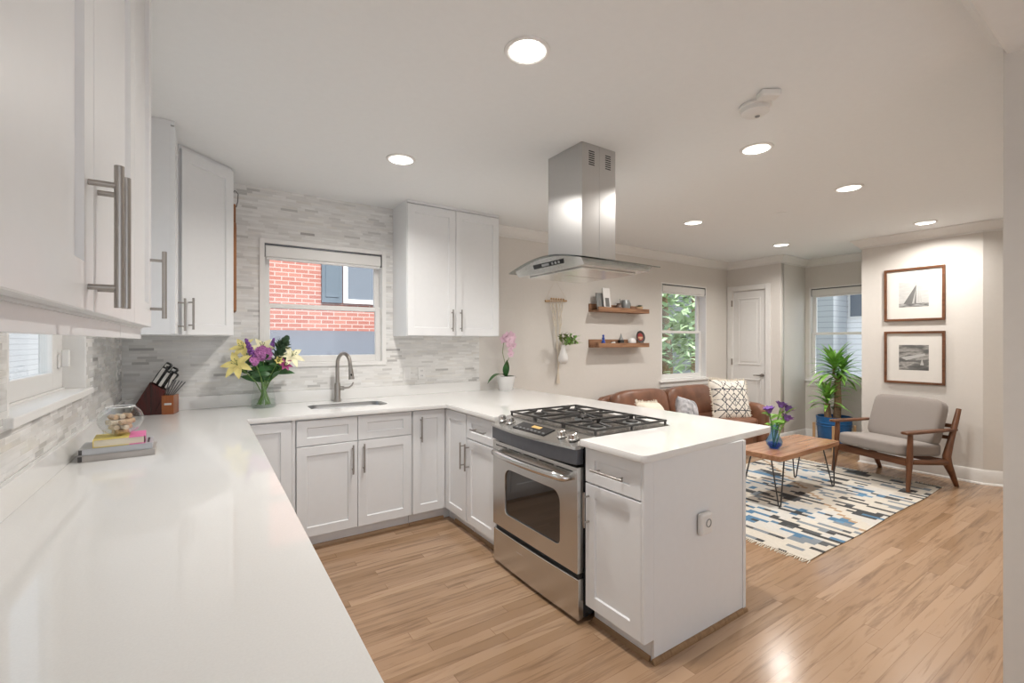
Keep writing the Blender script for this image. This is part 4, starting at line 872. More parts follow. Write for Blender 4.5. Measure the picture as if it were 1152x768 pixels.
fl('bare leafy green sprig on the left of the bouquet', (-0.10, 0.0, 0.36), ft(0.045, 0.0), lambda t, p, d: G().leaf(p, (-0.8, -0.3, 0.4), (0, 0, 1), 0.09, 0.05, 0.5).build('tip_leaf', MT['leafd'], t), 'foliage', 4, 'leaf_sprig', lw=0.06)

bare = lambda dx: (lambda t, p, d: G().leaf(p, (dx, -0.3, 0.6), (0, -1, 0.3), 0.10, 0.055, 0.5).build('tip_leaf', MT['leafd'], t))
fl('dark leafy sprig under the small yellow bud at the right of the bouquet', (0.07, -0.02, 0.31), ft(-0.03, 0.02), bare(0.7), 'foliage', 6, 'leaf_sprig', lw=0.065)
fl('dark leafy sprig standing behind the mauve chrysanthemum', (0.02, 0.04, 0.37), ft(0.0, 0.03), bare(-0.3), 'foliage', 6, 'leaf_sprig', lw=0.06)

# orchid by the backsplash
op = thing('plant_pot', 'white tapered pot of the pink orchid on the counter', 'plant pot', (2.47, 3.83, CT))
po = [(0, 0), (0.062, 0), (0.066, 0.004), (0.094, 0.135), (0.096, 0.14), (0.089, 0.14), (0.085, 0.125), (0, 0.125)]
G().lathe(po, n=36).build('pot_body', MT['ceramic'], op, smooth=40)
G().lathe([(0, 0.1252), (0.084, 0.1252), (0.086, 0.131), (0, 0.134)], n=28).build('potting_bark', MT['soil'], op)
oc = thing('orchid', 'pale pink moth orchid growing in the white tapered pot', 'plant', (2.47, 3.83, CT+0.134))
for d, ln, wd_, dr in (((-0.9, -0.25, 0.75), 0.30, 0.06, 1.7), ((0.15, 0.1, 1.0), 0.17, 0.07, 0.2), ((-0.2, -0.2, 1.0), 0.14, 0.06, 0.3), ((0.9, -0.3, 0.35), 0.12, 0.05, 0.9)):
    G().leaf((0, 0, 0), d, (0, 0, 1), ln, wd_, dr, 8, 0.25).build('leaf', MT['leafd'], oc, smooth=60)
ost = G().tube([(0, 0, 0), (-0.01, -0.005, 0.12), (-0.045, -0.01, 0.24), (-0.04, -0.02, 0.33), (0.0, -0.03, 0.38)], 0.003, 7).tube([(0.01, 0, 0), (0.02, 0, 0.15), (0.06, -0.01, 0.27), (0.055, -0.02, 0.34), (0.01, -0.03, 0.385)], 0.003, 7).build('flower_stem', MT['leafo'], oc, smooth=50)
k = 0
for (x, y, z) in ((-0.02, -0.04, 0.40), (0.03, -0.04, 0.405), (-0.045, -0.03, 0.375), (0.055, -0.03, 0.375), (0.005, -0.06, 0.37), (0.0, -0.05, 0.32), (0.02, -0.05, 0.27), (0.025, -0.05, 0.225), (0.07, -0.03, 0.31)):
    g = G(); k += 1; tl_ = Vector((0.15*math.sin(k*2.1), -1, -0.25)); d, u, v = frame_of(tl_); s_ = 0.054 if k < 6 else 0.040
    for j in range(5):
        a = j*2*PI/5+0.3; rd = u*math.cos(a)+v*math.sin(a); g.leaf((x, y, z), rd+d*0.1, d, s_, s_*0.85, 0.1, 4, 0.1)
    g.blob((x, y-0.006, z-0.004), 0.006, 6, 4)
    g.build('bloom', MT['orchid'], oc, smooth=60)

# ------------------------------------------------------------------ on the living room wall
mh = thing('macrame_hanger', 'cream macrame cord hanger on a short wooden dowel beside the shelves', 'wall hanging', (3.205, WB, 0))
G().tube([(-0.15, -0.02, 1.835), (0.15, -0.02, 1.85)], 0.011, 10).build('dowel', MT['pine'], mh, smooth=40)
G().tube([(-0.15, -0.02, 1.846), (0, -0.006, 2.08), (0.15, -0.02, 1.861)], 0.0016, 6).build('hanging_string', MT['cord'], mh)
g = G()
for i, x in enumerate((-0.09, -0.066, -0.042, -0.018, 0.006, 0.03, 0.054, 0.078)):
    tx = 0.03+(-1 if i < 4 else 1)*0.030*(1.1-abs(i-3.5)/4); z0 = 1.842+x*0.05
    pts = [(x, -0.034, z0+0.012), (x, -0.034, z0-0.02)]
    for k in range(1, 13):
        f = k/12; xx = x*(1-f)+tx*f; wob = 0.010*math.sin(f*PI*6+(0 if i % 2 else PI))*(1-f*0.6)
        pts.append((xx+wob, -0.034+0.006*math.cos(f*PI*6), z0-0.02-0.50*f))
    pts += [(tx*0.9+0.003, -0.04, 1.29), (0.03+(tx-0.03)*0.4, -0.03, 1.17), (0.03+(tx-0.03)*0.25, -0.02, 1.10), (0.03+(i-3.5)*0.006, -0.02, 0.93)]
    g.tube(pts, 0.0045, 6)
g.build('knotted_cords', MT['cord'], mh, smooth=50)
for k in range(6): G().blob((-0.08+k*0.034, -0.0385, 1.862), (0.0115, 0.0115, 0.0115), 8, 6).build('bead', MT['pine'], mh)
wv = thing('hanging_vase', 'small white teardrop vase hung in the macrame cords', 'vase', (3.235, WB-0.105, 1.155))
G().lathe([(0, 0), (0.03, 0.002), (0.052, 0.03), (0.056, 0.06), (0.046, 0.10), (0.028, 0.15), (0.022, 0.19), (0.026, 0.205), (0.019, 0.205), (0.017, 0.185), (0, 0.18)], n=28).build('vase_body', MT['ceramic'], wv, smooth=50)
hp_ = thing('hanging_plant', 'small bushy green plant growing from the hanging white vase', 'plant', (3.235, WB-0.105, 1.337))
random.seed(3)
for k in range(26):
    a = random.uniform(-2.9, 0.7); up_ = random.uniform(0.1, 1.0); g = G(); ln = random.uniform(0.12, 0.21)
    d = Vector((math.cos(a)+0.35, math.sin(a)*0.8, up_)).normalized()
    pts = [Vector((0, 0, 0.0)), d*ln*0.5+Vector((0, 0, 0.03)), d*ln]
    if pts[2].y > 0.08: continue
    g.tube(pts, 0.0015, 5)
    for j in range(6):
        f = 0.35+0.13*j; p = pts[0].lerp(pts[2], f)+Vector((0, 0, 0.02*(1-f))); b = j*2.4
        g.leaf(p, Vector((math.cos(b), math.sin(b)*0.6-0.2, 0.5))+d*0.6, (0, 0, 1), 0.045, 0.024, 0.3, 3)
    g.build('leafy_stem', MT['leafo'] if k % 3 else MT['leaf'], hp_)

def ledge(lb, z):
    t = thing('picture_ledge', lb, 'shelf', (4.135, WB, z))
    G().box(-0.43, 0.43, -0.15, -0.001, 0, 0.02).build('shelf_board', MT['shelf'], t, bevel=0.002)
    G().box(-0.43, 0.43, -0.02, -0.001, 0.0202, 0.095).build('back_board', MT['shelf'], t, bevel=0.002)
    G().box(-0.43, 0.43, -0.169, -0.1505, 0, 0.052).build('front_lip', MT['shelf'], t, bevel=0.002)
    return t
ledge('upper rustic wooden picture ledge on the living room wall', 1.742); ledge('lower rustic wooden picture ledge on the living room wall', 1.327)
Z1, Z2, YS = 1.742+0.0203, 1.327+0.0203, WB-0.085
def card(lb, x, w_, h_, mt, y=-0.03, img=None, tilt=-0.14):
    t = thing('photo_frame', lb, 'photo frame', (x, WB-0.055-(-y)*0, Z1), 0); t.location.y = WB-0.10
    M = Matrix.Rotation(tilt, 4, 'X')
    G().box(-w_/2, w_/2, -0.006, 0.006, 0.001, h_).xf(M).build('frame_border', mt, t, bevel=0.001)
    if img: G().box(-w_*0.28, w_*0.28, -0.0068, -0.006, h_*0.15, h_*0.55).xf(M).build('printed_picture', img, t)
    return t
card('grey photo frame leaning at the left end of the upper ledge', 3.80, 0.10, 0.20, MT['pewter'])
c_ = card('white card with a small grey picture leaning on the upper ledge', 3.89, 0.11, 0.26, MT['ceramic'], img=MT['sail']); c_.location.y = WB-0.128
kt = thing('mug', 'tall pewter grey mug on the upper ledge', 'mug', (4.225, YS, Z1))
po = [(0, 0), (0.055, 0), (0.06, 0.01), (0.062, 0.10), (0.050, 0.135), (0.046, 0.132), (0.054, 0.10), (0.052, 0.012), (0, 0.010)]
G().lathe(po, n=28).build('mug_body', MT['pewter'], kt, smooth=40)
G().tube([(0.060, 0, 0.10), (0.09, 0, 0.098), (0.096, 0, 0.06), (0.088, 0, 0.028), (0.061, 0, 0.025)], 0.006, 8).build('mug_handle', MT['pewter'], kt, smooth=50)
kt = thing('small_pitcher', 'small dark round pitcher left of the pewter mug', 'pitcher', (4.115, YS, Z1))
G().lathe([(0, 0), (0.032, 0), (0.042, 0.03), (0.036, 0.06), (0.024, 0.075), (0.029, 0.09), (0.022, 0.088), (0.018, 0.075), (0, 0.07)], n=24).build('pitcher_body', plain('brown_glaze', (0.16, 0.12, 0.10), 0.25), kt, smooth=40)
G().tube([(0.02, 0, 0.088), (0.025, 0, 0.125), (0.018, 0, 0.145)], 0.004, 7).build('spout_tip', MT['pewter'], kt, smooth=50)
tag(G().prism(fillet(rect(-0.05, 0.05, 0, 0.065), {2: 0.01, 3: 0.01}), -0.02, 0.02, 'xz').build('wooden_box', MT['shelf'], bevel=0.004), 'small brown wooden box between mug and succulent on the upper ledge', 'box').location = (4.35, YS, Z1)
kt = thing('succulent_pot', 'small tan pot right end of the upper ledge', 'plant pot', (4.478, YS, Z1))
G().lathe([(0, 0), (0.038, 0), (0.045, 0.065), (0.040, 0.065), (0.037, 0.058), (0, 0.058)], n=24).build('pot_body', MT['terra'], kt, smooth=40)
kt = thing('succulent', 'small dark green succulent in the tan pot on the upper ledge', 'plant', (4.478, YS, Z1+0.0585))
g = G()
for k in range(16):
    a = k*2.4; g.leaf((0, 0, 0), (math.cos(a), math.sin(a), 0.4+k*0.06), (0, 0, 1), 0.06-k*0.0015, 0.022, 0.3, 3, 0.4)
g.build('leaves', MT['leafd'], kt)
# lower ledge
kt = thing('blue_figurine', 'small cobalt blue figurine at the left of the lower ledge', 'figurine', (3.83, YS-0.03, Z2))
G().lathe([(0, 0), (0.02, 0), (0.026, 0.03), (0.018, 0.06), (0.012, 0.07), (0.018, 0.085), (0.012, 0.10), (0, 0.105)], n=20).build('figurine_body', MT['bluec'], kt, smooth=50)
G().blob((0, 0, 0.116), 0.014, 10, 7).build('figurine_head', MT['bluec'], kt, smooth=60)
tag(G().blob((0, 0, 0.022), (0.034, 0.026, 0.022), 14, 8).blob((0.02, 0, 0.034), (0.016, 0.014, 0.012)).build('sea_shell', MT['ceramic'], smooth=60), 'small pale sea shell left of the dark figurine on the lower ledge', 'shell').location = (4.02, YS, Z2)
kt = thing('dark_figurine', 'small dark temple-shaped figurine in the middle of the lower ledge', 'figurine', (4.155, YS, Z2))
G().box(-0.045, 0.045, -0.025, 0.025, 0, 0.03).box(-0.032, 0.032, -0.02, 0.02, 0.03, 0.065).build('figurine_base', MT['iron'], kt, bevel=0.003)
G().lathe([(0.03, 0.0652), (0.032, 0.07), (0.016, 0.10), (0.008, 0.125), (0.002, 0.145), (0, 0.146)], n=12).build('figurine_spire', MT['pewter'], kt)
tag(G().box(-0.04, 0.04, -0.02, 0.02, 0.0, 0.05).build('wooden_block', MT['walnut'], bevel=0.004), 'dark wooden block left of the dark figurine on the lower ledge', 'block').location = (4.075, YS+0.035, Z2)
tag(G().puff((0, 0, 0.045), (0.055, 0.035, 0.045), 3.0, 5).build('white_stone', MT['ceramic'], smooth=60), 'rounded white stone right of the dark figurine on the lower ledge', 'stone').location = (4.345, YS, Z2)
kt = thing('decorative_plate', 'round dark red and black patterned plate on the right of the lower ledge', 'plate', (4.49, YS, Z2))
g = G().lathe([(0, 0), (0.055, 0), (0.078, 0.012), (0.076, 0.016), (0.054, 0.005), (0, 0.005)], n=32).xf(Matrix.Translation((0, 0, 0.105)) @ Matrix.Rotation(PI/2-0.12, 4, 'X')); g.build('plate_rim', MT['ink'], kt, smooth=40)
Mx = Matrix.Translation((0, 0, 0.105)) @ Matrix.Rotation(PI/2-0.12, 4, 'X')
G().lathe([(0, 0.0052), (0.05, 0.0052), (0.05, 0.0072), (0, 0.0072)], n=28).xf(Mx).build('plate_centre', MT['red'], kt)
G().box(-0.04, 0.04, -0.016, 0.002, 0.0074, 0.009).box(-0.018, 0.018, -0.03, -0.018, 0.0074, 0.009).xf(Mx).build('plate_motif', MT['terra'], kt)
G().box(-0.035, 0.035, -0.03, 0.03, 0, 0.012).box(-0.035, -0.025, -0.03, -0.022, 0.012, 0.04).box(0.025, 0.035, -0.03, -0.022, 0.012, 0.04).build('plate_stand', MT['walnut'], kt)

# framed prints on the gallery wall (local: facing -y, turned to face -X)
def picture(lb, yc, z0, z1, w_, sea, kind):
    h_ = z1-z0; t = thing('framed_print', lb, 'picture', (6.33, yc, (z0+z1)/2), -PI/2)
    f = 0.024
    fr = [rect(-w_/2, w_/2, -h_/2, h_/2), rect(-w_/2+f, w_/2-f, -h_/2+f, h_/2-f)]
    plate('picture_frame', fr, -0.026, -0.001, MT['walnut'], t, M=XZ, bevel=0.002)
    G().box(-w_/2+f, w_/2-f, -0.012, -0.002, -h_/2+f, h_/2-f).build('mount', MT['mat'], t)
    p = G().box(-0.125, 0.125, -0.0128, -0.012, -0.135, 0.135).build('print', sea, t)
    if kind == 0:
        b = G()
        for tri in (((-0.085, -0.10), (0.022, -0.10), (0.022, 0.10)), ): b.prism(tri, -0.0136, -0.0129, 'xz')
        b.build('sail_shape', MT['sail'], p)
        G().prism(((-0.012, -0.098), (0.006, -0.098), (0.020, 0.06)), -0.0142, -0.0137, 'xz').prism(((0.03, -0.10), (0.052, -0.10), (0.044, 0.07)), -0.0136, -0.0129, 'xz').prism(((0.058, -0.10), (0.07, -0.10), (0.056, 0.03)), -0.0136, -0.0129, 'xz').build('sail_shape', MT['sailp'], p)
    else:
        G().prism(((-0.11, 0.0), (0.09, 0.045), (0.10, 0.025), (-0.06, -0.03)), -0.0136, -0.0129, 'xz').prism(((0.055, -0.08), (0.085, -0.08), (0.07, -0.01)), -0.0136, -0.0129, 'xz').build('cloud_shape', MT['sailp'], p)
    return t
picture('framed sailing ship print, upper of the two on the beige wall', 1.727, 1.618, 2.188, 0.51, MT['sea0'], 0)
picture('framed dark seascape print, lower of the two on the beige wall', 1.727, 0.942, 1.506, 0.51, MT['sea1'], 1)

# ------------------------------------------------------------------ rug, sofa, table, armchair
rgm = thing('rug', 'cream, charcoal and blue woven kilim rug with fringed ends', 'rug', (4.5, 2.13, 0))
g = G(); nx, ny = 60, 24; V = []
for i in range(nx+1):
    for j in range(ny+1):
        x = -1.32+2.66*i/nx; y = -0.75+1.5*j/ny
        ew = 0.007*math.sin(x*5+1)*(1 if j in (0,) else 0)
        zz = 0.004+0.0012*math.sin(x*7+y*3)+0.0012
        V.append(g.b.verts.new((x, y+ew, zz)))
for i in range(nx):
    for j in range(ny): g.b.faces.new((V[i*(ny+1)+j], V[(i+1)*(ny+1)+j], V[(i+1)*(ny+1)+j+1], V[i*(ny+1)+j+1]))
g.build('rug_weave', MT['rug'], rgm, solid=0.004)
for sx in (-1, 1):
    g = G(); x0 = -1.32 if sx < 0 else 1.34
    for k in range(110):
        y = -0.748+1.496*k/109; ln = random.uniform(0.03, 0.055); dy = random.uniform(-0.012, 0.012)
        g.tube([(x0, y, 0.005), (x0+sx*ln*0.5, y+dy*0.4, 0.0045), (x0+sx*ln, y+dy, 0.003)], [0.004, 0.0035, 0.002], 5)
    tag(g.build('fringe', MT['cream'], rgm), kind='stuff')

sf = thing('sofa', 'cognac brown leather sofa under the living room window', 'sofa', (4.77, 3.40, 0))
SW = 1.09
G().puff((0, 0.03, 0.24), (SW-0.16, 0.42, 0.13), 9).build('sofa_base', MT['leatherd'], sf, smooth=60)
for sx in (-1, 1):
    for y in (-0.36, 0.40): G().tube([(sx*(SW-0.14), y, 0.115), (sx*(SW-0.11), y, 0.001)], [0.028, 0.018], 10).build('leg', MT['walnutz'], sf, smooth=40)
    G().puff((sx*(SW-0.09), 0.01, 0.375), (0.085, 0.43, 0.255), 5).build('armrest', MT['leather'], sf, smooth=60)
    G().puff((sx*0.465, -0.06, 0.40), (0.455, 0.36, 0.075), 5).build('seat_cushion', MT['leatherd'], sf, smooth=60)
    Mr = Matrix.Rotation(-0.22, 4, 'X')
    G().puff((sx*0.47, 0.315, 0.625), (0.465, 0.095, 0.205), 4, 9, Mr).build('back_cushion', MT['leather'], sf, smooth=60)
G().puff((0, 0.44, 0.44), (SW-0.02, 0.055, 0.34), 8).build('sofa_back', MT['leather'], sf, smooth=60)
def pillow(lb, loc, rot, w_, mt, fr=None, name='throw_pillow'):
    t = thing(name, lb, 'pillow', loc); t.rotation_euler = rot
    g = G(); n = 14; top = {}; bot = {}
    for i in range(n+1):
        for j in range(n+1):
            u = -1+2*i/n; v = -1+2*j/n; th = 0.085*((1-u**4)*(1-v**4))**0.6
            pin = 1-0.05*(1-abs(u*v))*max(abs(u), abs(v))**4
            x, z = u*w_/2*pin, v*w_/2*pin
            top[i, j] = g.b.verts.new((x, -th-0.001, z)); bot[i, j] = top[i, j] if (i in (0, n) or j in (0, n)) else g.b.verts.new((x, th+0.001, z))
    for i in range(n):
        for j in range(n):
            g.b.faces.new((top[i, j], top[i+1, j], top[i+1, j+1], top[i, j+1])); g.b.faces.new((bot[i, j], bot[i, j+1], bot[i+1, j+1], bot[i+1, j]))
    g.build('pillow_cover', mt, t, smooth=70)
    if fr:
        g = G(); m = 46
        for s_ in range(4):
            for k in range(m):
                u = -1+2*(k+random.random()*0.6)/m; p = {0: (u, -1), 1: (1, u), 2: (u, 1), 3: (-1, u)}[s_]; o = {0: (0, -1), 1: (1, 0), 2: (0, 1), 3: (-1, 0)}[s_]
                pin = 0.5*w_*(1-0.05*(1-abs(p[0]*p[1]))); ln = random.uniform(0.018, 0.032)
                a = Vector((p[0]*pin, 0, p[1]*pin)); b = a+Vector((o[0]*ln+random.uniform(-.008, .008), random.uniform(-.012, .012), o[1]*ln+random.uniform(-.008, .008)))
                g.tube([a, b], [0.006, 0.003], 5)
        tag(g.build('fringe', fr, t), kind='stuff')
    return t
pillow('cream throw pillow with dark lattice pattern and fringe at the right of the sofa', (5.40, 3.25, 0.665), (-0.28, 0.05, -0.35), 0.52, MT['pillow'], MT['cream'])
pillow('fluffy cream pillow lying at the left end of the sofa', (4.02, 3.27, 0.55), (-0.55, 0.1, 0.12), 0.42, MT['cream'], MT['cream'])
pillow('mottled grey hide pillow in the middle of the sofa', (4.66, 3.33, 0.56), (-0.30, 0.25, 0.1), 0.36, MT['hide'])

ctb = thing('coffee_table', 'live-edge wooden coffee table on black hairpin legs standing on the rug', 'coffee table', (4.49, 2.135, 0.0075))
rnd = [(-0.555, -0.205), (-0.3, -0.209), (0.0, -0.204), (0.3, -0.208), (0.565, -0.20), (0.56, 0.195), (0.3, 0.202), (0.0, 0.198), (-0.3, 0.203), (-0.56, 0.20)]
G().prism(fillet(rnd, {0: 0.02, 4: 0.02, 5: 0.02, 9: 0.02}), 0.392, 0.437).build('table_top', MT['table'], ctb, bevel=0.005)
for sx in (-1, 1):
    for sy in (-1, 1):
        tx, ty = sx*0.47, sy*0.14; fx, fy = sx*0.50, sy*0.17
        g = G().box(tx-0.05, tx+0.05, ty-0.05, ty+0.05, 0.389, 0.3918)
        g.tube([(tx-0.045, ty+0.03, 0.388), (fx-0.008, fy+0.005, 0.018), (fx-0.003, fy, 0.007), (fx+0.003, fy, 0.007), (fx+0.008, fy-0.005, 0.018), (tx+0.045, ty-0.03, 0.388)], 0.006, 8)
        g.build('leg', MT['iron'], ctb, smooth=50)
tv = thing('bud_vase', 'blue-tinted ribbed glass vase on the coffee table', 'vase', (4.21, 2.12, 0.4452))
po = [(0, 0.0005), (0.035, 0.0005), (0.060, 0.03), (0.068, 0.06), (0.055, 0.095), (0.032, 0.125), (0.030, 0.19), (0.036, 0.215)]
G().lathe(po, n=18).build('vase_glass', MT['vaseg'], tv)
G().lathe([(0, 0.006), (0.030, 0.006), (0.054, 0.033), (0.050, 0.05), (0, 0.05)], n=18).build('water', glass('blue_water', (0.25, 0.45, 0.85), 0.5, 0.15, (0.03, 0.12, 0.45)), tv)
def tulip_bloom(t, p, d):
    d, u, v = frame_of(d); g = G()
    for k in range(12):
        a = k*PI/3+(0.5 if k > 5 else 0); rd = u*math.cos(a)+v*math.sin(a); g.leaf(Vector(p)+rd*0.008, rd*(0.8 if k < 6 else 1.2)+d*0.8, d, 0.062, 0.044, -0.2, 4, 0.4)
    g.blob(Vector(p)+d*0.014, (0.026, 0.026, 0.028), 8, 6); g.build('bloom', MT['tulip'], t, smooth=60)
for lb, top in (('violet flower leaning left in the blue glass vase', (-0.045, 0.02, 0.325)), ('violet flower standing tallest in the blue glass vase', (0.075, -0.02, 0.365)), ('violet flower furthest right in the blue glass vase', (0.125, -0.05, 0.33)), ('violet flower drooping lowest on the right of the blue glass vase', (0.08, -0.065, 0.255))):
    fl(lb, top, (random.uniform(-.012, .012), random.uniform(-.012, .012), 0.012), tulip_bloom, leaves=5, name='cut_flower', lm='leaf', base=(4.21, 2.12, 0.4452), sr=0.006, lw=0.028, ll=0.12)

# mid-century armchair, local -y is its front
ac = thing('armchair', 'walnut-framed mid-century armchair with taupe cushions below the prints', 'armchair', (5.80, 1.765, 0), math.radians(-108))
for sx in (-1, 1):
    x = sx*0.355
    fl_ = G().tube([(x+sx*0.012, -0.315, 0.009), (x, -0.275, 0.30), (x, -0.265, 0.535)], [0.017, 0.027, 0.021], 12).build('leg', MT['walnutz'], ac, smooth=50)
    # rear leg sweeping up into the back post
    G().tube([(x, 0.345, 0.002), (x, 0.285, 0.12), (x, 0.215, 0.235), (x, 0.21, 0.30), (x, 0.265, 0.45), (x, 0.33, 0.62), (x, 0.375, 0.745)], [0.019, 0.026, 0.038, 0.034, 0.026, 0.024, 0.02], 12).build('leg', MT['walnutz'], ac, smooth=50)
    G().tube([(x, -0.255, 0.275), (x, 0.0, 0.255), (x, 0.19, 0.245)], [0.024, 0.026, 0.03], 10).build('side_rail', MT['walnuty'], ac, smooth=50)
    arm = [(-0.35, 0.018), (-0.34, 0.036), (-0.2, 0.040), (0.05, 0.033), (0.20, 0.024), (0.335, 0.020)]
    pl = [(x+w_, y) for y, w_ in arm]+[(x-w_, y) for y, w_ in arm[::-1]]
    G().prism(pl, 0.5352, 0.56).build('armrest', MT['walnuty'], ac, bevel=0.008)
G().box(-0.33, 0.33, -0.29, -0.262, 0.235, 0.305).build('front_rail', MT['walnut'], ac, bevel=0.006)
G().box(-0.33, 0.33, 0.19, 0.215, 0.215, 0.27).build('rear_rail', MT['walnut'], ac, bevel=0.006)
for z, y in ((0.47, 0.282), (0.58, 0.322)): G().box(-0.335, 0.335, y-0.010, y+0.010, z-0.018, z+0.018).build('back_slat', MT['walnut'], ac, bevel=0.005)
G().puff((0, -0.045, 0.363), (0.325, 0.30, 0.066), 7, 9, Matrix.Rotation(-0.07, 4, 'X')).build('seat_cushion', MT['grey'], ac, smooth=60)
G().puff((0, 0.205, 0.605), (0.322, 0.068, 0.235), 7, 9, Matrix.Rotation(-0.33, 4, 'X')).build('back_cushion', MT['grey'], ac, smooth=60)

# tall plant in the bay
px_, py_ = 6.78, 2.66
pt = thing('plant_pot', 'large blue glazed planter on a wooden stand by the bay window', 'plant pot', (px_, py_, 0))
G().lathe([(0, 0.10), (0.165, 0.10), (0.175, 0.115), (0.195, 0.40), (0.20, 0.43), (0.182, 0.43), (0.178, 0.385), (0, 0.385)], n=36).build('pot_body', MT['bluepot'], pt, smooth=40)
G().lathe([(0.187, 0.30), (0.1935, 0.304), (0.194, 0.316), (0.1875, 0.32)], n=36).lathe([(0.1895, 0.335), (0.196, 0.339), (0.1965, 0.351), (0.19, 0.355)], n=36).build('pot_ridges', MT['bluepot'], pt, smooth=60)
G().lathe([(0, 0.3852), (0.176, 0.3852), (0.176, 0.39), (0, 0.395)], n=28).build('soil', MT['soil'], pt)
for a in (20, 110, 200, 290):
    c_, s_ = math.cos(math.radians(a)), math.sin(math.radians(a)); G().box(-0.016, 0.016, -0.016, 0.016, 0, 0.33).xf(Matrix.Translation((c_*0.2165, s_*0.2165, 0)) @ Matrix.Rotation(math.radians(a), 4, 'Z')).build('stand_leg', MT['pine'], pt, bevel=0.003)
G().box(-0.2, 0.2, -0.014, 0.014, 0.06, 0.0995).xf(Matrix.Rotation(math.radians(20), 4, 'Z')).build('stand_bar', MT['pine'], pt)
G().box(-0.014, 0.014, -0.2, 0.2, 0.06, 0.0995).xf(Matrix.Rotation(math.radians(20), 4, 'Z')).build('stand_bar', MT['pine'], pt)
tp = thing('corn_plant', 'tall bright green corn plant with two leafy crowns in the blue planter', 'plant', (px_, py_, 0.392))
G().tube([(0.03, -0.02, 0.0), (0.035, -0.03, 0.20), (0.03, -0.03, 0.50)], [0.045, 0.042, 0.035], 14).build('trunk', MT['bark'], tp, smooth=50)
G().tube([(-0.04, 0.05, 0.0), (-0.045, 0.06, 0.12), (-0.04, 0.06, 0.20)], [0.04, 0.038, 0.03], 14).build('trunk', MT['bark'], tp, smooth=50)
random.seed(11)
def crown_(c, n, ln, wd_, up0, up1):
    for k in range(n):
        a = k*2.4+random.uniform(-0.3, 0.3); f = k/n; el = up0+(up1-up0)*f
        p = Vector(c)+Vector((0, 0, 0.20*f-0.05)); d = Vector((math.cos(a), math.sin(a), el))
        G().leaf(p, d, (0, 0, 1), ln*random.uniform(0.75, 1.15)*(1-0.3*f), wd_*random.uniform(0.7, 1.05), 1.3-0.8*f, 8, 0.3).build('leaf', MT['leaf'], tp, smooth=60)
G().tube([(0.03, -0.03, 0.49), (-0.01, 0.0, 0.58), (0.0, 0.0, 0.72)], [0.018, 0.016, 0.014], 8).tube([(0.03, -0.03, 0.49), (0.07, -0.06, 0.55), (0.075, -0.07, 0.64)], [0.016, 0.014, 0.012], 8).build('branch', MT['bark'], tp, smooth=50)
crown_((0.0, 0.0, 0.62), 54, 0.40, 0.055, 0.15, 2.0); crown_((0.075, -0.07, 0.56), 30, 0.34, 0.058, 0.2, 1.8); crown_((-0.04, 0.06, 0.19), 34, 0.36, 0.055, 0.35, 1.8); crown_((0.03, -0.03, 0.40), 22, 0.28, 0.05, 0.3, 1.2)

# ------------------------------------------------------------------ outside the windows
gd = struct(G().box(-30, 50, WB+0.3, 60, -0.75, -0.6).box(-30, WL-0.2, -20, WB+0.3, -0.75, -0.6).box(7.6, 50, -20, WB+0.3, -0.75, -0.6).build('ground', MT['ground_grey']), 'neutral grey ground outside the house')  # coloured grey, not green, so sunlit bounce does not tint the ceiling
bh = thing('brick_house', 'neighbouring red brick house seen through the sink window', 'house', (0, 9.0, -0.6))
G().box(-0.2, 5.5, 0.0, 6, 0, 7.2).build('wall', MT['brick'], bh)
G().prism([(-0.4, 7.2), (6.4, 7.2), (3, 9.5)], -0.5, 5.8, 'yz').build('roof', MT['shingle'], bh)
wx = 2.56
f_ = G().box(wx-0.42, wx+0.42, -0.06, 0.0, 2.72, 2.80).box(wx-0.42, wx-0.34, -0.05, 0, 2.8, 4.3).box(wx+0.34, wx+0.42, -0.05, 0, 2.8, 4.3).box(wx-0.34, wx+0.34, -0.05, 0, 4.22, 4.3).box(wx-0.34, wx+0.34, -0.045, 0, 3.50, 3.56).build('window', MT['trim'], bh)
G().box(wx-0.34, wx+0.34, -0.02, -0.01, 2.8, 4.22).build('pane', MT['dpane'], f_)
for x in (wx-0.80, wx+0.44):
    s_ = G().box(x, x+0.36, -0.05, -0.001, 2.72, 4.3).build('shutter', MT['shutter'], bh)
    for z0, z1 in ((2.82, 3.42), (3.52, 4.2)): G().box(x+0.06, x+0.30, -0.062, -0.0502, z0, z1).build('shutter_panel', MT['shutter'], s_, bevel=0.01)
ps = thing('porch_roof', 'low grey shingled roof below the brick house wall outside the sink window', 'roof', (0, 8.99, -0.6))
G().prism([(0, 2.20), (-4.3, 1.62), (-4.3, 1.54), (0, 2.10)], -0.2, 5, 'yz').build('shingles', MT['shingle'], ps)
G().prism([(0, 2.098), (-4.2, 1.55), (-4.2, 0), (0, 0)], -0.1, 4.9, 'yz').build('shed_walls', MT['siding'], ps)
wh = thing('siding_house', 'white sided house outside the low casement window', 'house', (-4.5, 11.0, -0.6))
G().box(-4, 0, -6, 14, 0, 6).build('wall', MT['siding'], wh)
f_ = G().box(0, 0.05, -4.8, -3.7, 1.6, 3.2).build('window', MT['trim'], wh); G().box(0.051, 0.06, -4.7, -3.8, 1.7, 3.1).build('pane', MT['dpane'], f_)
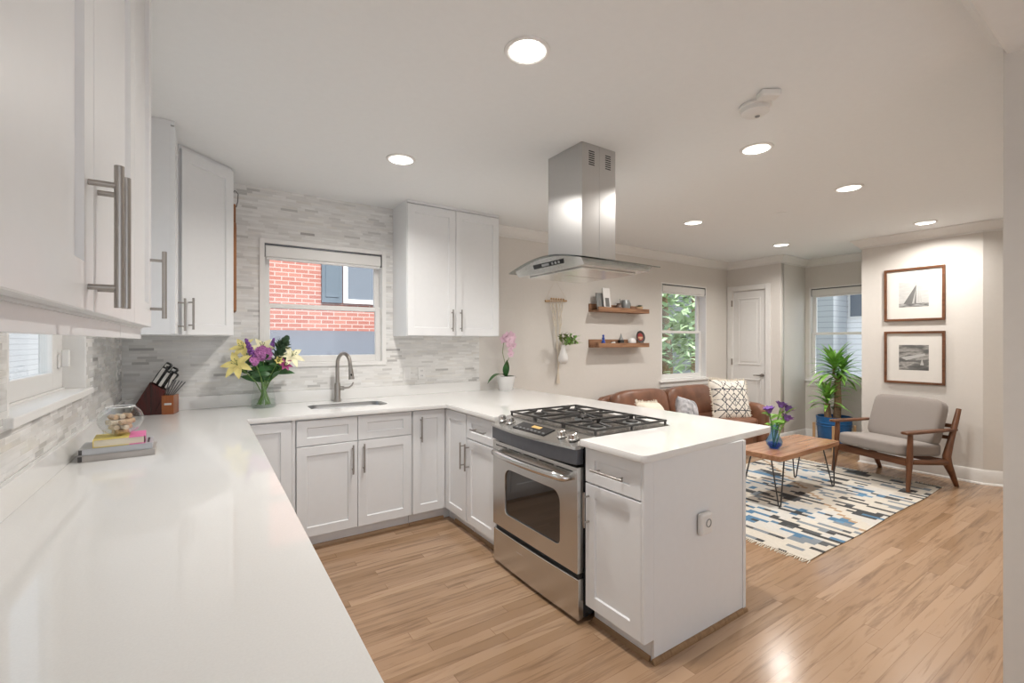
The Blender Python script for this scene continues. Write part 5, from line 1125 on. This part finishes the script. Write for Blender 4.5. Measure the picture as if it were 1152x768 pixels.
G().prism([(-6.3, 6.0), (14.3, 6.0), (4, 8.5)], -4.2, 0.05, 'yz').build('roof', MT['shingle'], wh)
w2 = thing('siding_house', 'white sided house with a dark window outside the bay window', 'house', (16.0, 6.0, -0.6))
G().box(0, 6, -5.0, 0.15, 0, 6.5).build('wall', MT['siding'], w2)
f_ = G().box(-0.05, 0, -0.62, -0.12, 2.7, 3.75).build('window', MT['trim'], w2); G().box(-0.06, -0.051, -0.57, -0.17, 2.75, 3.70).build('pane', MT['dpane'], f_)
G().prism([(-5.3, 6.5), (0.17, 6.5), (-2.0, 8.6)], -0.3, 6.3, 'yz').build('roof', MT['shingle'], w2)
w3_ = thing('grey_house', 'grey house left of the white one outside the bay window', 'house', (15.0, 8.3, -0.6))
G().box(0, 0.9, -2.4, 5, 0, 4.1).build('wall', MT['sidingg'], w3_)
G().prism([(-2.5, 4.1), (5.3, 4.1), (1.4, 6.3)], -0.3, 0.95, 'yz').build('roof', MT['shingle'], w3_)
def tree(lb, x, y, h_, r, seed, zc=0.62):
    random.seed(seed); t = thing('leafy_tree', lb, 'tree', (x, y, -0.6), group=None)
    G().tube([(0, 0, 0), (0.05, 0, h_*0.35), (0, 0.05, h_*0.7)], [0.16, 0.12, 0.05], 10).build('trunk', MT['bark'], t, smooth=50)
    g = G()
    for k in range(900):
        v = Vector((random.gauss(0, 1), random.gauss(0, 1), random.gauss(0, 1))).normalized()*random.uniform(0.5, 1.0)
        p = Vector((v.x*r, v.y*r, h_*zc+v.z*h_*0.42)); a = random.uniform(0, 2*PI)
        g.leaf(p, (math.cos(a), math.sin(a), random.uniform(-0.6, 0.6)), (0, 0, 1), 0.30, 0.17, 0.4, 2)
    g.build('foliage', MT['folia'], t)
tree('leafy green tree outside the window over the sofa, nearest the pane', 9.0, 7.0, 4.6, 1.1, 1); tree('leafy green tree outside the window over the sofa, further right', 12.4, 8.6, 5.5, 1.5, 2)
tree('low green bush-like tree outside the window over the sofa, further left', 10.0, 10.2, 4.6, 1.5, 4)
